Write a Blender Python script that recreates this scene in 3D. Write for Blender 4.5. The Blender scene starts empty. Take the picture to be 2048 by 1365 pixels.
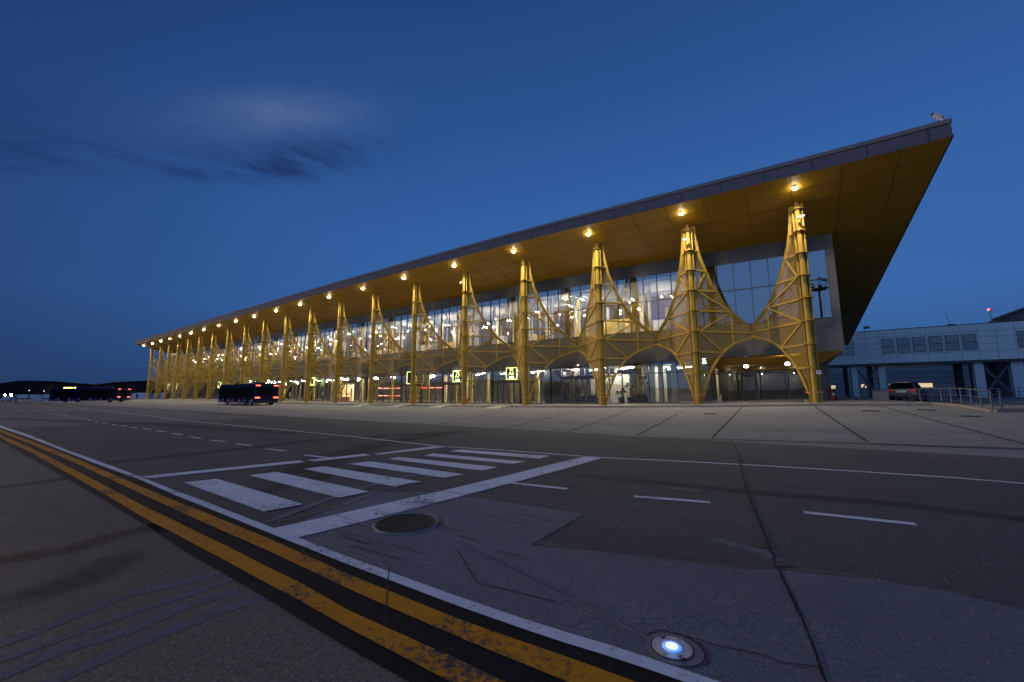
import bpy, bmesh, math, random
from mathutils import Vector, Matrix
random.seed(7)
C = bpy.context.scene.collection
sc = bpy.context.scene
rad = math.radians

# ------------------------------------------------------------------ camera
CAM = Vector((-1.418, -33.992, 1.6))
YAW, PITCH, ROLL, FPX = -0.60966, 0.12843, -0.00554, 804.74     # focal length in pixels of a 2048 px wide frame
Fw = Vector((math.sin(YAW)*math.cos(PITCH), math.cos(YAW)*math.cos(PITCH), math.sin(PITCH)))
_r = Vector((math.cos(YAW), -math.sin(YAW), 0)); _u = _r.cross(Fw)
Rt = _r*math.cos(ROLL) + _u*math.sin(ROLL); Up = _u*math.cos(ROLL) - _r*math.sin(ROLL)
cd = bpy.data.cameras.new('camera'); cam = bpy.data.objects.new('camera', cd); C.objects.link(cam)
cam.matrix_world = Matrix(((Rt.x, Up.x, -Fw.x, CAM.x), (Rt.y, Up.y, -Fw.y, CAM.y), (Rt.z, Up.z, -Fw.z, CAM.z), (0, 0, 0, 1)))
cd.sensor_width = 36; cd.lens = FPX/2048*36; cd.clip_start = 0.1; cd.clip_end = 9000
sc.camera = cam

def ray(px, py):
    return Fw + Rt*((px-1024)/FPX) + Up*((682.5-py)/FPX)
def atY(px, py, Y):
    d = ray(px, py); t = (Y-CAM.y)/d.y; return CAM + d*t
def atX(px, py, X):
    d = ray(px, py); t = (X-CAM.x)/d.x; return CAM + d*t
def atF(px, py, F):
    return CAM + ray(px, py)*F

# ------------------------------------------------------------------ exposure, render
sc.view_settings.view_transform = 'Standard'; sc.view_settings.look = 'None'
sc.view_settings.exposure = 0.04; sc.view_settings.gamma = 1
sc.cycles.use_denoising = True
sc.cycles.max_bounces = 8; sc.cycles.transparent_max_bounces = 24
sc.cycles.diffuse_bounces = 3; sc.cycles.glossy_bounces = 3
sc.cycles.sample_clamp_indirect = 4.0
sc.cycles.use_light_tree = True

# ------------------------------------------------------------------ small node toolkit
class NT:
    def __init__(s, tree): s.t = tree; s.n = tree.nodes; s.l = tree.links
    def node(s, typ, **kw):
        nd = s.n.new(typ)
        for k, v in kw.items():
            if k in nd.inputs.keys() if isinstance(k, str) else False: nd.inputs[k].default_value = v
            else: setattr(nd, k, v)
        return nd
    def put(s, sock, v):
        if isinstance(v, bpy.types.NodeSocket): s.l.new(v, sock)
        else: sock.default_value = v
    def m(s, op, a, b=0.0, c=0.0):
        nd = s.n.new('ShaderNodeMath'); nd.operation = op
        s.put(nd.inputs[0], a); s.put(nd.inputs[1], b); s.put(nd.inputs[2], c); return nd.outputs[0]
    def clamp(s, a): 
        nd = s.n.new('ShaderNodeClamp'); s.put(nd.inputs[0], a); return nd.outputs[0]
    def vm(s, op, a, b=(0,0,0)):
        nd = s.n.new('ShaderNodeVectorMath'); nd.operation = op
        s.put(nd.inputs[0], a); s.put(nd.inputs[1], b)
        return nd.outputs['Value'] if op in ('DOT_PRODUCT', 'LENGTH') else nd.outputs[0]
    def mix(s, f, a, b, mode='MIX'):
        nd = s.n.new('ShaderNodeMix'); nd.data_type = 'RGBA'; nd.blend_type = mode
        s.put(nd.inputs[0], f); s.put(nd.inputs[6], a); s.put(nd.inputs[7], b); return nd.outputs[2]
    def xyz(s, x, y, z=0.0):
        nd = s.n.new('ShaderNodeCombineXYZ'); s.put(nd.inputs[0], x); s.put(nd.inputs[1], y); s.put(nd.inputs[2], z); return nd.outputs[0]
    def sep(s, v):
        nd = s.n.new('ShaderNodeSeparateXYZ'); s.put(nd.inputs[0], v); return nd.outputs
    def noise(s, vec, scale, detail=4, rough=.5, dist=0):
        nd = s.n.new('ShaderNodeTexNoise'); s.put(nd.inputs['Vector'], vec)
        nd.inputs['Scale'].default_value = scale; nd.inputs['Detail'].default_value = detail
        nd.inputs['Roughness'].default_value = rough; nd.inputs['Distortion'].default_value = dist
        return nd.outputs[0]
    def ramp(s, f, stops):
        nd = s.n.new('ShaderNodeValToRGB'); s.put(nd.inputs[0], f); e = nd.color_ramp.elements
        while len(e) < len(stops): e.new(0.5)
        for k, (p, c) in enumerate(stops):
            e[k].position = p; e[k].color = (*c, 1) if len(c) == 3 else c
        return nd.outputs[0]
    def gauss(s, a, b, ca, cb, sa, sb):
        x = s.m('DIVIDE', s.m('SUBTRACT', a, ca), sa); y = s.m('DIVIDE', s.m('SUBTRACT', b, cb), sb)
        q = s.m('ADD', s.m('MULTIPLY', x, x), s.m('MULTIPLY', y, y))
        return s.m('EXPONENT', s.m('MULTIPLY', q, -1.0))
def rgba(c): return (c[0], c[1], c[2], 1.0)

# ------------------------------------------------------------------ sky at dusk
SUN_EL, SUN_AZ = rad(9.0), rad(250)           # the last warm light comes in low from behind the left shoulder
w = bpy.data.worlds.new('World'); sc.world = w; w.use_nodes = True
T = NT(w.node_tree); T.n.clear()
geo = T.node('ShaderNodeTexCoord').outputs['Generated']
d = T.vm('NORMALIZE', geo); dx, dy, dz = T.sep(d)
el = T.clamp(dz)
skyc = T.ramp(el, [(0.0, (.022, .068, .185)), (.06, (.030, .095, .262)), (.18, (.038, .124, .360)), (.36, (.033, .113, .350)), (.55, (.024, .086, .285)), (.8, (.014, .052, .185)), (1.0, (.013, .048, .175))])
# brighter towards the afterglow side (to the right of the terminal), darker to the left
dirg = Vector((math.sin(rad(-8)), math.cos(rad(-8)), 0.30)).normalized()
g = T.m('MULTIPLY_ADD', T.vm('DOT_PRODUCT', d, tuple(dirg)), .5, .5)
g = T.m('POWER', g, 2.2)
skyc = T.mix(1.0, skyc, T.ramp(g, [(0.0, (4.6, 2.75, 1.85)), (.08, (3.8, 2.3, 1.6)), (.2, (.95, .82, .76)), (.33, (.54, .54, .57)), (.6, (.86, .86, .87)), (.8, (1.0, .99, .98)), (1.0, (1.12, 1.10, 1.06))]), 'MULTIPLY')
# afterglow low behind the photographer
gw = T.m('MULTIPLY', T.gauss(T.vm('DOT_PRODUCT', d, (math.sin(SUN_AZ), math.cos(SUN_AZ), 0)), dz, 1.0, .02, .03, .05), T.m('GREATER_THAN', dz, -.2))
skyc = T.mix(gw, skyc, (.30, .20, .26, 1))
# a lens shaped cloud low in the left of the view, with dark trails below it
cc = ray(575, 262).normalized()
def tang(v): v = v/v.dot(cc); return v-cc
e1, e2 = tang(ray(775, 262)), tang(ray(575, 162))              # breadth and height of the cloud on the sky
g11, g12, g22 = e1.dot(e1), e1.dot(e2), e2.dot(e2); de = g11*g22-g12*g12
q1, q2 = (e1*g22-e2*g12)/de, (e2*g11-e1*g12)/de
k = T.vm('DOT_PRODUCT', d, tuple(cc)); kk = T.m('MAXIMUM', k, .05)
a = T.m('DIVIDE', T.vm('DOT_PRODUCT', d, tuple(q1)), kk); b = T.m('DIVIDE', T.vm('DOT_PRODUCT', d, tuple(q2)), kk)
front = T.m('GREATER_THAN', k, .1)
def rot(a, b, deg, sx, sy, z):
    c_, s_ = math.cos(rad(deg)), math.sin(rad(deg))
    return T.xyz(T.m('MULTIPLY', T.m('ADD', T.m('MULTIPLY', a, 2*c_), T.m('MULTIPLY', b, -s_)), sx), T.m('MULTIPLY', T.m('ADD', T.m('MULTIPLY', a, 2*s_), T.m('MULTIPLY', b, c_)), sy), z)
n1 = T.clamp(T.m('MULTIPLY_ADD', T.noise(rot(a, b, 26, .75, 4.2, 3.1), 1.0, 5, .6, .25), 3.4, -1.25))
n1b = T.clamp(T.m('MULTIPLY_ADD', T.noise(rot(a, b, 17, .5, 3.6, 7.7), 1.0, 5, .6, .3), 3.6, -1.35))
n2 = T.clamp(T.m('MULTIPLY_ADD', T.noise(rot(a, b, 8, .9, 1.9, 8.), 1.0, 5, .6, .5), 2.6, -.7))
def gline(u0, v0, u1, v1, wd, su):
    L = math.hypot(u1-u0, v1-v0); cx, cy = (u1-u0)/L, (v1-v0)/L; mu, mv = (u0+u1)/2, (v0+v1)/2
    al = T.m('ADD', T.m('MULTIPLY', T.m('SUBTRACT', a, mu), cx), T.m('MULTIPLY', T.m('SUBTRACT', b, mv), cy))
    ac = T.m('SUBTRACT', T.m('MULTIPLY', T.m('SUBTRACT', b, mv), cx), T.m('MULTIPLY', T.m('SUBTRACT', a, mu), cy))
    return T.gauss(al, ac, 0, 0, L/2*su, wd)
lightm = T.m('MULTIPLY', T.m('ADD', T.gauss(a, b, -.02, .42, .62, .36), T.m('MULTIPLY', T.gauss(a, b, -.2, .15, 1.0, .5), .35)), T.m('MULTIPLY_ADD', n2, .55, .45))
darkm = T.m('MULTIPLY', T.gauss(a, b, .12, -.42, .80, .34), T.m('MULTIPLY_ADD', n1, .72, .28))
dark2 = T.m('MULTIPLY', T.gauss(a, b, -.1, -.85, .85, .22), n1)
trail = T.m('MULTIPLY', gline(-3.3, .42, -.5, -.80, .22, 1.0), n1b)
trail2 = T.m('MULTIPLY', gline(-3.6, -.0, -1.5, -.75, .22, 1.0), T.m('MULTIPLY_ADD', n1b, .8, .2))
trail3 = T.m('MULTIPLY', gline(-3.6, .75, -1.0, .1, .40, 1.1), T.m('MULTIPLY_ADD', n2, .6, .1))
dk = T.clamp(T.m('ADD', T.m('MULTIPLY', T.m('ADD', T.m('ADD', trail, trail2), T.m('ADD', dark2, T.m('MULTIPLY', trail3, .6))), 1.0), T.m('MULTIPLY', darkm, 1.1)))
skyc = T.mix(T.m('MULTIPLY', dk, front), skyc, (.013, .041, .142, 1))
skyc = T.mix(T.m('MULTIPLY', T.m('MULTIPLY', T.clamp(lightm), .85), front), skyc, (.075, .135, .29, 1))
ns = T.node('ShaderNodeTexSky', sky_type='NISHITA', sun_disc=False, sun_elevation=SUN_EL, sun_rotation=SUN_AZ)
skyc = T.mix(.0002, skyc, ns.outputs[0])
bg = T.node('ShaderNodeBackground'); T.put(bg.inputs[0], skyc); bg.inputs[1].default_value = 1.0
wo = T.node('ShaderNodeOutputWorld'); T.l.new(bg.outputs[0], wo.inputs[0])

# ------------------------------------------------------------------ sun
sl = bpy.data.lights.new('sun', 'SUN'); sl.energy = 1.25; sl.angle = rad(1.5); sl.color = (1.0, .66, .38)
so = bpy.data.objects.new('sun', sl); C.objects.link(so)
sd = Vector((math.sin(SUN_AZ)*math.cos(SUN_EL), math.cos(SUN_AZ)*math.cos(SUN_EL), math.sin(SUN_EL)))
so.rotation_euler = (-sd).to_track_quat('-Z', 'Y').to_euler()

# ------------------------------------------------------------------ mesh toolkit
class MB:
    def __init__(s): s.v = []; s.f = []; s.sm = []
    def add(s, vs, fs, smooth=False):
        o = len(s.v); s.v += [tuple(v) for v in vs]; s.f += [tuple(i+o for i in f) for f in fs]; s.sm += [smooth]*len(fs); return s
    def box(s, x0, x1, y0, y1, z0, z1):
        return s.add([(x0,y0,z0),(x1,y0,z0),(x1,y1,z0),(x0,y1,z0),(x0,y0,z1),(x1,y0,z1),(x1,y1,z1),(x0,y1,z1)],
                     [(0,3,2,1),(4,5,6,7),(0,1,5,4),(1,2,6,5),(2,3,7,6),(3,0,4,7)])
    def cbox(s, c, sx, sy, sz): return s.box(c[0]-sx/2, c[0]+sx/2, c[1]-sy/2, c[1]+sy/2, c[2]-sz/2, c[2]+sz/2)
    def beam(s, a, b, w_, h_, up=(0,0,1)):
        a = Vector(a); b = Vector(b); d_ = (b-a); L = d_.length
        if L < 1e-6: return s
        d_ /= L; u = Vector(up)
        if abs(d_.dot(u)) > .95: u = Vector((0, 1, 0))
        r = d_.cross(u).normalized(); u = r.cross(d_)
        vs = [p + r*(i*w_/2) + u*(j*h_/2) for p in (a, b) for i, j in ((-1,-1),(1,-1),(1,1),(-1,1))]
        return s.add(vs, [(0,1,2,3),(7,6,5,4),(0,4,5,1),(1,5,6,2),(2,6,7,3),(3,7,4,0)])
    def tube(s, a, b, r0, r1=None, n=12, caps=True):
        r1 = r0 if r1 is None else r1
        a = Vector(a); b = Vector(b); d_ = (b-a).normalized()
        x = d_.orthogonal().normalized(); y = d_.cross(x)
        vs = [p + x*(math.cos(2*math.pi*k/n)*r) + y*(math.sin(2*math.pi*k/n)*r) for p, r in ((a, r0), (b, r1)) for k in range(n)]
        s.add(vs, [(k, (k+1) % n, n+(k+1) % n, n+k) for k in range(n)], True)
        if caps: s.add(vs, [tuple(range(n))[::-1], tuple(range(n, 2*n))])
        return s
    def path(s, pts, r, n=8):
        for p, q in zip(pts, pts[1:]): s.tube(p, q, r, n=n)
        return s
    def ball(s, c, r, n=12, m_=8, sz=1.0):
        c = Vector(c); vs = []; fs = []
        for i in range(m_+1):
            th = math.pi*i/m_
            for k in range(n):
                ph = 2*math.pi*k/n
                vs.append(c + Vector((r*math.sin(th)*math.cos(ph), r*math.sin(th)*math.sin(ph), r*sz*math.cos(th))))
        for i in range(m_):
            for k in range(n): fs.append((i*n+k, (i+1)*n+k, (i+1)*n+(k+1) % n, i*n+(k+1) % n))
        return s.add(vs, fs, True)
    def prism(s, poly, z0, z1):               # polygon in XY, ccw
        n = len(poly)
        vs = [(x, y, z0) for x, y in poly] + [(x, y, z1) for x, y in poly]
        return s.add(vs, [tuple(range(n))[::-1], tuple(range(n, 2*n))] + [(k, (k+1) % n, n+(k+1) % n, n+k) for k in range(n)])
    def extrude(s, prof, x0, x1, axis='x', smooth=False):   # profile (y,z) swept along x
        n = len(prof)
        f = (lambda q, x: (x, q[0], q[1])) if axis == 'x' else (lambda q, x: (q[0], x, q[1]))
        vs = [f(q, x0) for q in prof] + [f(q, x1) for q in prof]
        s.add(vs, [tuple(range(n)), tuple(range(n, 2*n))[::-1]])
        return s.add(vs, [(k, n+k, n+(k+1) % n, (k+1) % n) for k in range(n)], smooth)
    def mesh(s, name, mat):
        me = bpy.data.meshes.new(name); me.from_pydata(s.v, [], s.f); me.update()
        me.polygons.foreach_set('use_smooth', s.sm)
        bm = bmesh.new(); bm.from_mesh(me); bmesh.ops.recalc_face_normals(bm, faces=bm.faces); bm.to_mesh(me); bm.free()
        me.materials.append(mat); return me
    def build(s, name, mat, parent=None, bevel=0):
        o = bpy.data.objects.new(name, s.mesh(name, mat)); C.objects.link(o)
        if parent is not None: o.parent = parent
        if bevel:
            b_ = o.modifiers.new('bevel', 'BEVEL'); b_.width = bevel; b_.segments = 2; b_.limit_method = 'ANGLE'
        return o
def tag(o, label=None, cat=None, group=None, kind=None):
    if label: o['label'] = label
    if cat: o['category'] = cat
    if group: o['group'] = group
    if kind: o['kind'] = kind
    return o
def thing(name, label, cat, loc=(0,0,0), rz=0, group=None):
    o = bpy.data.objects.new(name, None); C.objects.link(o); o.location = loc; o.rotation_euler = (0, 0, rz)
    return tag(o, label, cat, group)
def copy_tree(o, parent=None):
    c = o.copy(); C.objects.link(c); c.parent = parent
    if parent is not None: c.matrix_parent_inverse = o.matrix_parent_inverse.copy()
    for ch in [x for x in bpy.data.objects if x.parent == o]: copy_tree(ch, c)
    return c

# ------------------------------------------------------------------ materials
def mat(name, col, rough=.6, metal=0.0, var=0.0, vscale=2.0, bump=0.0, bscale=30.0, spec=.5, col2=None, stretch=None):
    m_ = bpy.data.materials.new(name); m_.use_nodes = True; T = NT(m_.node_tree); p = T.n['Principled BSDF']
    p.inputs['Roughness'].default_value = rough; p.inputs['Metallic'].default_value = metal
    p.inputs['Specular IOR Level'].default_value = spec
    co = T.node('ShaderNodeTexCoord').outputs['Object']
    if stretch: co = T.vm('MULTIPLY', co, stretch)
    if var or col2:
        n = T.clamp(T.m('MULTIPLY_ADD', T.noise(co, vscale, 5, .6), 2.4, -.7))
        c2 = col2 if col2 else tuple(x*(1-var) for x in col)
        T.put(p.inputs['Base Color'], T.mix(n, rgba(col), rgba(c2)))
    else: p.inputs['Base Color'].default_value = rgba(col)
    if bump:
        bn = T.node('ShaderNodeBump'); bn.inputs['Strength'].default_value = bump; bn.inputs['Distance'].default_value = .01
        T.put(bn.inputs['Height'], T.noise(co, bscale, 4, .6)); T.l.new(bn.outputs[0], p.inputs['Normal'])
    return m_
def emit(name, col, s_, base=(.8, .8, .8)):
    m_ = bpy.data.materials.new(name); m_.use_nodes = True; p = m_.node_tree.nodes['Principled BSDF']
    p.inputs['Base Color'].default_value = rgba(base); p.inputs['Emission Color'].default_value = rgba(col); p.inputs['Emission Strength'].default_value = s_
    return m_
def glass(name, refl=.42, tint=(.80, .86, .92), rtint=(.86, .92, 1.0), rough=.01):
    m_ = bpy.data.materials.new(name); m_.use_nodes = True; T = NT(m_.node_tree); T.n.clear()
    ge = T.node('ShaderNodeNewGeometry'); cs = T.m('ABSOLUTE', T.vm('DOT_PRODUCT', ge.outputs['Normal'], ge.outputs['Incoming']))
    fr = T.m('MULTIPLY_ADD', T.m('POWER', T.clamp(T.m('SUBTRACT', 1.0, cs)), 5.0), .95, .05)
    f = T.clamp(T.m('MULTIPLY_ADD', fr, 1-refl, refl))
    tr = T.node('ShaderNodeBsdfTransparent'); tr.inputs[0].default_value = rgba(tint)
    gl = T.node('ShaderNodeBsdfGlossy'); gl.inputs[0].default_value = rgba(rtint); gl.inputs['Roughness'].default_value = rough
    mx = T.node('ShaderNodeMixShader'); T.put(mx.inputs[0], f); T.l.new(tr.outputs[0], mx.inputs[1]); T.l.new(gl.outputs[0], mx.inputs[2])
    o = T.node('ShaderNodeOutputMaterial'); T.l.new(mx.outputs[0], o.inputs[0]); return m_
def screen(name, col, cover):     # perforated sheet: the share of metal met grows as one looks along it
    m_ = bpy.data.materials.new(name); m_.use_nodes = True; T = NT(m_.node_tree); p = T.n['Principled BSDF']
    p.inputs['Base Color'].default_value = rgba(col); p.inputs['Roughness'].default_value = .5
    ge = T.node('ShaderNodeNewGeometry')
    c_ = T.m('ABSOLUTE', T.vm('DOT_PRODUCT', ge.outputs['Normal'], ge.outputs['Incoming']))
    al = T.clamp(T.m('DIVIDE', cover, T.m('MAXIMUM', c_, .02)))
    T.put(p.inputs['Alpha'], al); return m_

def ground_mat(name, c1, c2, c3, streak=None, grain=.9):
    m_ = bpy.data.materials.new(name); m_.use_nodes = True; T = NT(m_.node_tree); p = T.n['Principled BSDF']
    p.inputs['Roughness'].default_value = .8; p.inputs['Specular IOR Level'].default_value = .25
    co = T.node('ShaderNodeTexCoord').outputs['Object']
    big = T.clamp(T.m('MULTIPLY_ADD', T.noise(T.vm('MULTIPLY', co, (.12, .45, 1)), 1.0, 5, .6, .6), 2.6, -.8))
    mid = T.clamp(T.m('MULTIPLY_ADD', T.noise(co, 2.2, 6, .65, .4), 2.6, -.8))
    fin = T.clamp(T.m('MULTIPLY_ADD', T.noise(co, 55.0, 5, .8), 5.0, -2.0))
    c = T.mix(big, rgba(tuple(x*1.25 for x in c1)), rgba(c2)); c = T.mix(T.m('MULTIPLY', mid, .6), c, rgba(c3))
    c = T.mix(T.m('MULTIPLY', fin, .8*grain if grain < 1.2 else .9), c, tuple(x*.30 for x in c1) + (1,))
    mot = T.clamp(T.m('MULTIPLY_ADD', T.noise(co, 22.0, 6, .8, .3), 7.0, -3.2))
    c = T.mix(T.m('MULTIPLY', mot, .72*grain), c, tuple(x*.5 for x in c1) + (1,))
    sta = T.clamp(T.m('MULTIPLY_ADD', T.noise(T.vm('MULTIPLY', co, (.35, .9, 1)), 1.0, 6, .7, 1.2), 5.0, -2.7))
    c = T.mix(T.m('MULTIPLY', sta, .6), c, tuple(x*.42 for x in c1) + (1,))
    vo = T.n.new('ShaderNodeTexVoronoi'); vo.inputs['Scale'].default_value = 34; T.put(vo.inputs['Vector'], co)
    chip = T.m('MULTIPLY', T.m('LESS_THAN', vo.outputs['Distance'], .16), T.m('GREATER_THAN', T.sep(vo.outputs['Color'])[0], .9))
    c = T.mix(T.m('MULTIPLY', chip, .75), c, (.46, .40, .33, 1))
    h = T.m('ADD', T.m('MULTIPLY', T.noise(co, 70.0, 4, .7), 1.0), T.m('MULTIPLY', T.noise(co, 9.0, 4, .6), 1.2))
    if streak:
        s_ = T.noise(T.vm('MULTIPLY', co, streak), 1.0, 5, .65, .5)
        h = T.m('ADD', h, T.m('MULTIPLY', s_, 1.6)); c = T.mix(T.clamp(T.m('MULTIPLY_ADD', s_, 3.0, -1.3)), c, tuple(x*.62 for x in c1) + (1,))
    T.put(p.inputs['Base Color'], c)
    bn = T.node('ShaderNodeBump'); bn.inputs['Strength'].default_value = .9; bn.inputs['Distance'].default_value = .012
    T.put(bn.inputs['Height'], h); T.l.new(bn.outputs[0], p.inputs['Normal']); return m_
def paint_mat(name, col, worn=.35, under=(.07, .068, .068), wscale=14.0):
    m_ = bpy.data.materials.new(name); m_.use_nodes = True; T = NT(m_.node_tree); p = T.n['Principled BSDF']
    p.inputs['Roughness'].default_value = .8; p.inputs['Specular IOR Level'].default_value = .15
    co = T.node('ShaderNodeTexCoord').outputs['Object']
    f1 = T.noise(co, wscale, 6, .75); f2 = T.noise(co, 110, 3, .7); f3 = T.noise(co, 1.1, 3, .5)
    wv = T.clamp(T.m('MULTIPLY_ADD', T.m('ADD', T.m('ADD', f1, T.m('MULTIPLY', f2, .6)), T.m('MULTIPLY', f3, .7)), 9.0, -12.3+worn*4))
    c = T.mix(T.clamp(T.m('MULTIPLY_ADD', T.noise(co, 5., 4, .6), 1.6, -.4)), rgba(col), rgba(tuple(x*.72 for x in col)))
    T.put(p.inputs['Base Color'], T.mix(wv, c, rgba(under)))
    bn = T.node('ShaderNodeBump'); bn.inputs['Strength'].default_value = .5; bn.inputs['Distance'].default_value = .006
    T.put(bn.inputs['Height'], T.m('ADD', T.noise(co, 80, 4, .7), T.noise(co, 9., 4, .6))); T.l.new(bn.outputs[0], p.inputs['Normal']); return m_

M = dict(
    asphalt=ground_mat('asphalt', (.140, .138, .132), (.090, .092, .093), (.175, .160, .142), grain=1.0),
    apron=ground_mat('apron_concrete', (.240, .204, .165), (.128, .120, .108), (.33, .26, .19), grain=1.35),
    lane=ground_mat('concrete_lane', (.185, .18, .175), (.15, .148, .148), (.21, .20, .18), grain=.5),
    strip=ground_mat('concrete_strip', (.24, .262, .29), (.15, .17, .20), (.31, .305, .29), streak=(.9, 9, 1), grain=1.1),
    forecourt=ground_mat('forecourt_concrete', (.25, .25, .245), (.19, .19, .19), (.29, .28, .265), grain=.4),
    farground=mat('grassland', (.035, .04, .03), .95, spec=0, col2=(.05, .05, .035), vscale=.02),
    white=paint_mat('white_paint', (.84, .83, .82), .27, (.13, .12, .115)), whitethin=paint_mat('thin_white_paint', (.80, .80, .80), .30, (.14, .13, .125)),
    yellow=paint_mat('yellow_paint', (.74, .28, .010), .42, (.06, .058, .06), 22.0), black=paint_mat('black_paint', (.013, .0125, .013), .05, (.05, .045, .045)),
    seal=mat('joint_sealant', (.13, .14, .16), .55, var=.3, vscale=6, bump=.2), crack=mat('open_joint', (.012, .011, .010), .95),
    tape=paint_mat('old_marking', (.165, .165, .18), .30, (.12, .105, .095), 9.0),
    iron=mat('cast_iron', (.018, .017, .017), .55, .3, bump=.4, bscale=60), kerb=mat('kerb_stone', (.28, .265, .24), .85, var=.3, vscale=3, bump=.3),
    paving=mat('paving', (.22, .20, .18), .8, var=.25, vscale=2, bump=.2),
    gold=mat('golden_steel', (.44, .285, .036), .5, 0.0, var=.32, vscale=2.2, stretch=(1.6, 1.6, .35), spec=.3, bump=.06, bscale=8), screen=screen('golden_mesh', (.35, .235, .033), .30),
    soffit=mat('soffit_panel', (.45, .262, .012), .48, .0, var=.10, vscale=.35), seam=mat('panel_seam', (.07, .045, .015), .9),
    fascia=mat('fascia_metal', (.105, .125, .17), .75, .0, spec=.08, var=.1, vscale=.6), capm=mat('roof_cap', (.15, .17, .215), .8, .0, spec=.08),
    clad=mat('grey_cladding', (.165, .150, .132), .38, .35, var=.12, vscale=.8), dark=mat('dark_metal', (.045, .047, .052), .45, .6),
    frame=mat('window_frame', (.10, .105, .115), .4, .5), glass=glass('facade_glass', .30), glass2=glass('lobby_glass', .17), porchglass=glass('porch_glass', .02, (.60, .60, .60)),
    inwall=mat('inner_wall', (.66, .60, .46), .8, var=.1, vscale=.5), inyel=mat('yellow_inner_wall', (.72, .48, .05), .6, var=.1),
    inceil=mat('inner_ceiling', (.50, .50, .50), .7), lobceil=mat('lobby_ceiling_panel', (.16, .16, .17), .7), infloor=mat('inner_floor', (.28, .26, .24), .35, var=.1), slat=mat('ceiling_slat', (.62, .64, .68), .6),
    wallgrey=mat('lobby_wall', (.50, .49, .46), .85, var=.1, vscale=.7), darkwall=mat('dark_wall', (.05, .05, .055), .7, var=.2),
    warm=emit('warm_lamp', (1, .86, .60), 60), soft=emit('cool_fixture', (1, .84, .56), 190), softs=emit('small_fixture', (1, .84, .56), 420),
    flood=emit('floodlight_lens', (1, .93, .80), 150), signy=emit('sign_yellow', (.85, .95, .22), 1.6), signw=emit('sign_white', (1, 1, .8), 2.2),
    red=emit('tail_light', (1, .05, .015), 8), amber=emit('amber_beacon', (1, .42, .06), 38), blue=emit('blue_lamp', (.05, .20, 1.0), .9), bluew=emit('blue_core', (.35, .62, 1.0), 3.2),
    shopw=emit('lit_shop_shelf', (1, .62, .22), 1.5), shoplamp=emit('shop_lamp', (1, .78, .42), 9), winlit=emit('lit_window', (1, .74, .42), .75), redl=emit('red_strip', (1, .03, .03), 3.0),
    winred=emit('aviation_lamp', (1, .06, .04), 9), screenb=emit('display_screen', (.7, .9, 1.0), 1.5),
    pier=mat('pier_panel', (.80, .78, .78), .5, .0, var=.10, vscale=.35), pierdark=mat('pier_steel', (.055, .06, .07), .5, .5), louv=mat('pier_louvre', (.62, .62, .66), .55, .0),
    busb=mat('bus_blue', (.008, .018, .055), 1, 0, spec=0), busk=mat('bus_skirt', (.04, .075, .18), 1, 0, spec=0), busd=mat('bus_dark', (.02, .022, .03), .3, .2), rubber=mat('rubber', (.015, .015, .015), .9), pierglass=glass('pier_window_glass', .09, (.25, .3, .4)), buswin=glass('vehicle_glass', .22, (.35, .38, .42)),
    carb=mat('silver_car_paint', (.09, .09, .09), .35, .2), carg=mat('car_trim', (.03, .03, .033), .5), cglass=mat('tinted_glass', (.006, .008, .012), .35, 0, spec=0), plate=mat('number_plate', (.6, .6, .6), .5),
    redp=mat('red_paint', (.42, .03, .02), .4), whitep=mat('white_plastic', (.65, .65, .66), .45), rail=mat('galvanised_steel', (.10, .125, .16), .55, .1), leaf=mat('leaf', (.05, .085, .03), .6, var=.4, vscale=3),
    pot=mat('planter', (.16, .11, .03), .6), sofa=mat('dark_sofa', (.03, .035, .06), .7), hill=mat('hillside', (.010, .016, .020), .95, col2=(.015, .019, .016), vscale=.004, spec=0),
    chrome=mat('brushed_steel', (.50, .46, .46), .45, .2, var=.2, vscale=40, bump=.15, bscale=120), skin=mat('skin', (.45, .28, .2), .6), hair=mat('hair', (.03, .02, .015), .7),
    shirt=mat('white_shirt', (.6, .6, .62), .8), jacket=mat('dark_jacket', (.03, .035, .06), .8), jeans=mat('dark_trousers', (.03, .035, .05), .85), redp2=mat('faded_red_paint', (.14, .035, .035), .8, var=.5, vscale=12),
    ramp=mat('steel_ramp', (.46, .45, .40), .5, .3, var=.2, vscale=3), hazr=mat('red_tape', (.50, .05, .03), .6), hazw=mat('pale_tape', (.7, .55, .3), .6), chair=mat('seat_black', (.02, .02, .022), .5))

# ------------------------------------------------------------------ survey of the terminal: column line, ground and soffit heights
COLX = [-.33,-7.63,-15.5,-23.63,-31.82,-40.3,-48.7,-56.95,-65.1,-73.1,-81.2,-89.1,-97.1,-105.1,-112.7,-119.9,-126.7,-133.5,-140.5,-148.1]
ZT = [v+1.6 for v in (13.42,13.58,13.76,13.88,13.92,13.93,13.92,13.9,13.87,13.82,13.78,13.73,13.69,13.61,13.53,13.46,13.4,13.34,13.27,13.22)]
ZB = [v+1.6 for v in (-.76,-.96,-1.12,-1.21,-1.27,-1.30,-1.31,-1.31,-1.28,-1.25,-1.21,-1.17,-1.14,-1.12,-1.11,-1.10,-1.11,-1.12,-1.12,-1.12)]
def lerp_table(tab, X):
    if X >= COLX[0]: return tab[0] + (tab[0]-tab[1])/7.3*min(X-COLX[0], 4)*.6
    for i in range(19):
        if X >= COLX[i+1]:
            s_ = (COLX[i]-X)/(COLX[i]-COLX[i+1]); return tab[i]*(1-s_)+tab[i+1]*s_
    return tab[19]
def zb(X): return lerp_table(ZB, X)
def zt(X): return lerp_table(ZT, X)
HN = 14.66
def WZ(X, n): return zb(X) + n/HN*(zt(X)-zb(X))          # nominal height above the platform -> world
KY = -2.9                                                 # kerb line
def smooth(t): t = max(0, min(1, t)); return t*t*(3-2*t)
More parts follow.
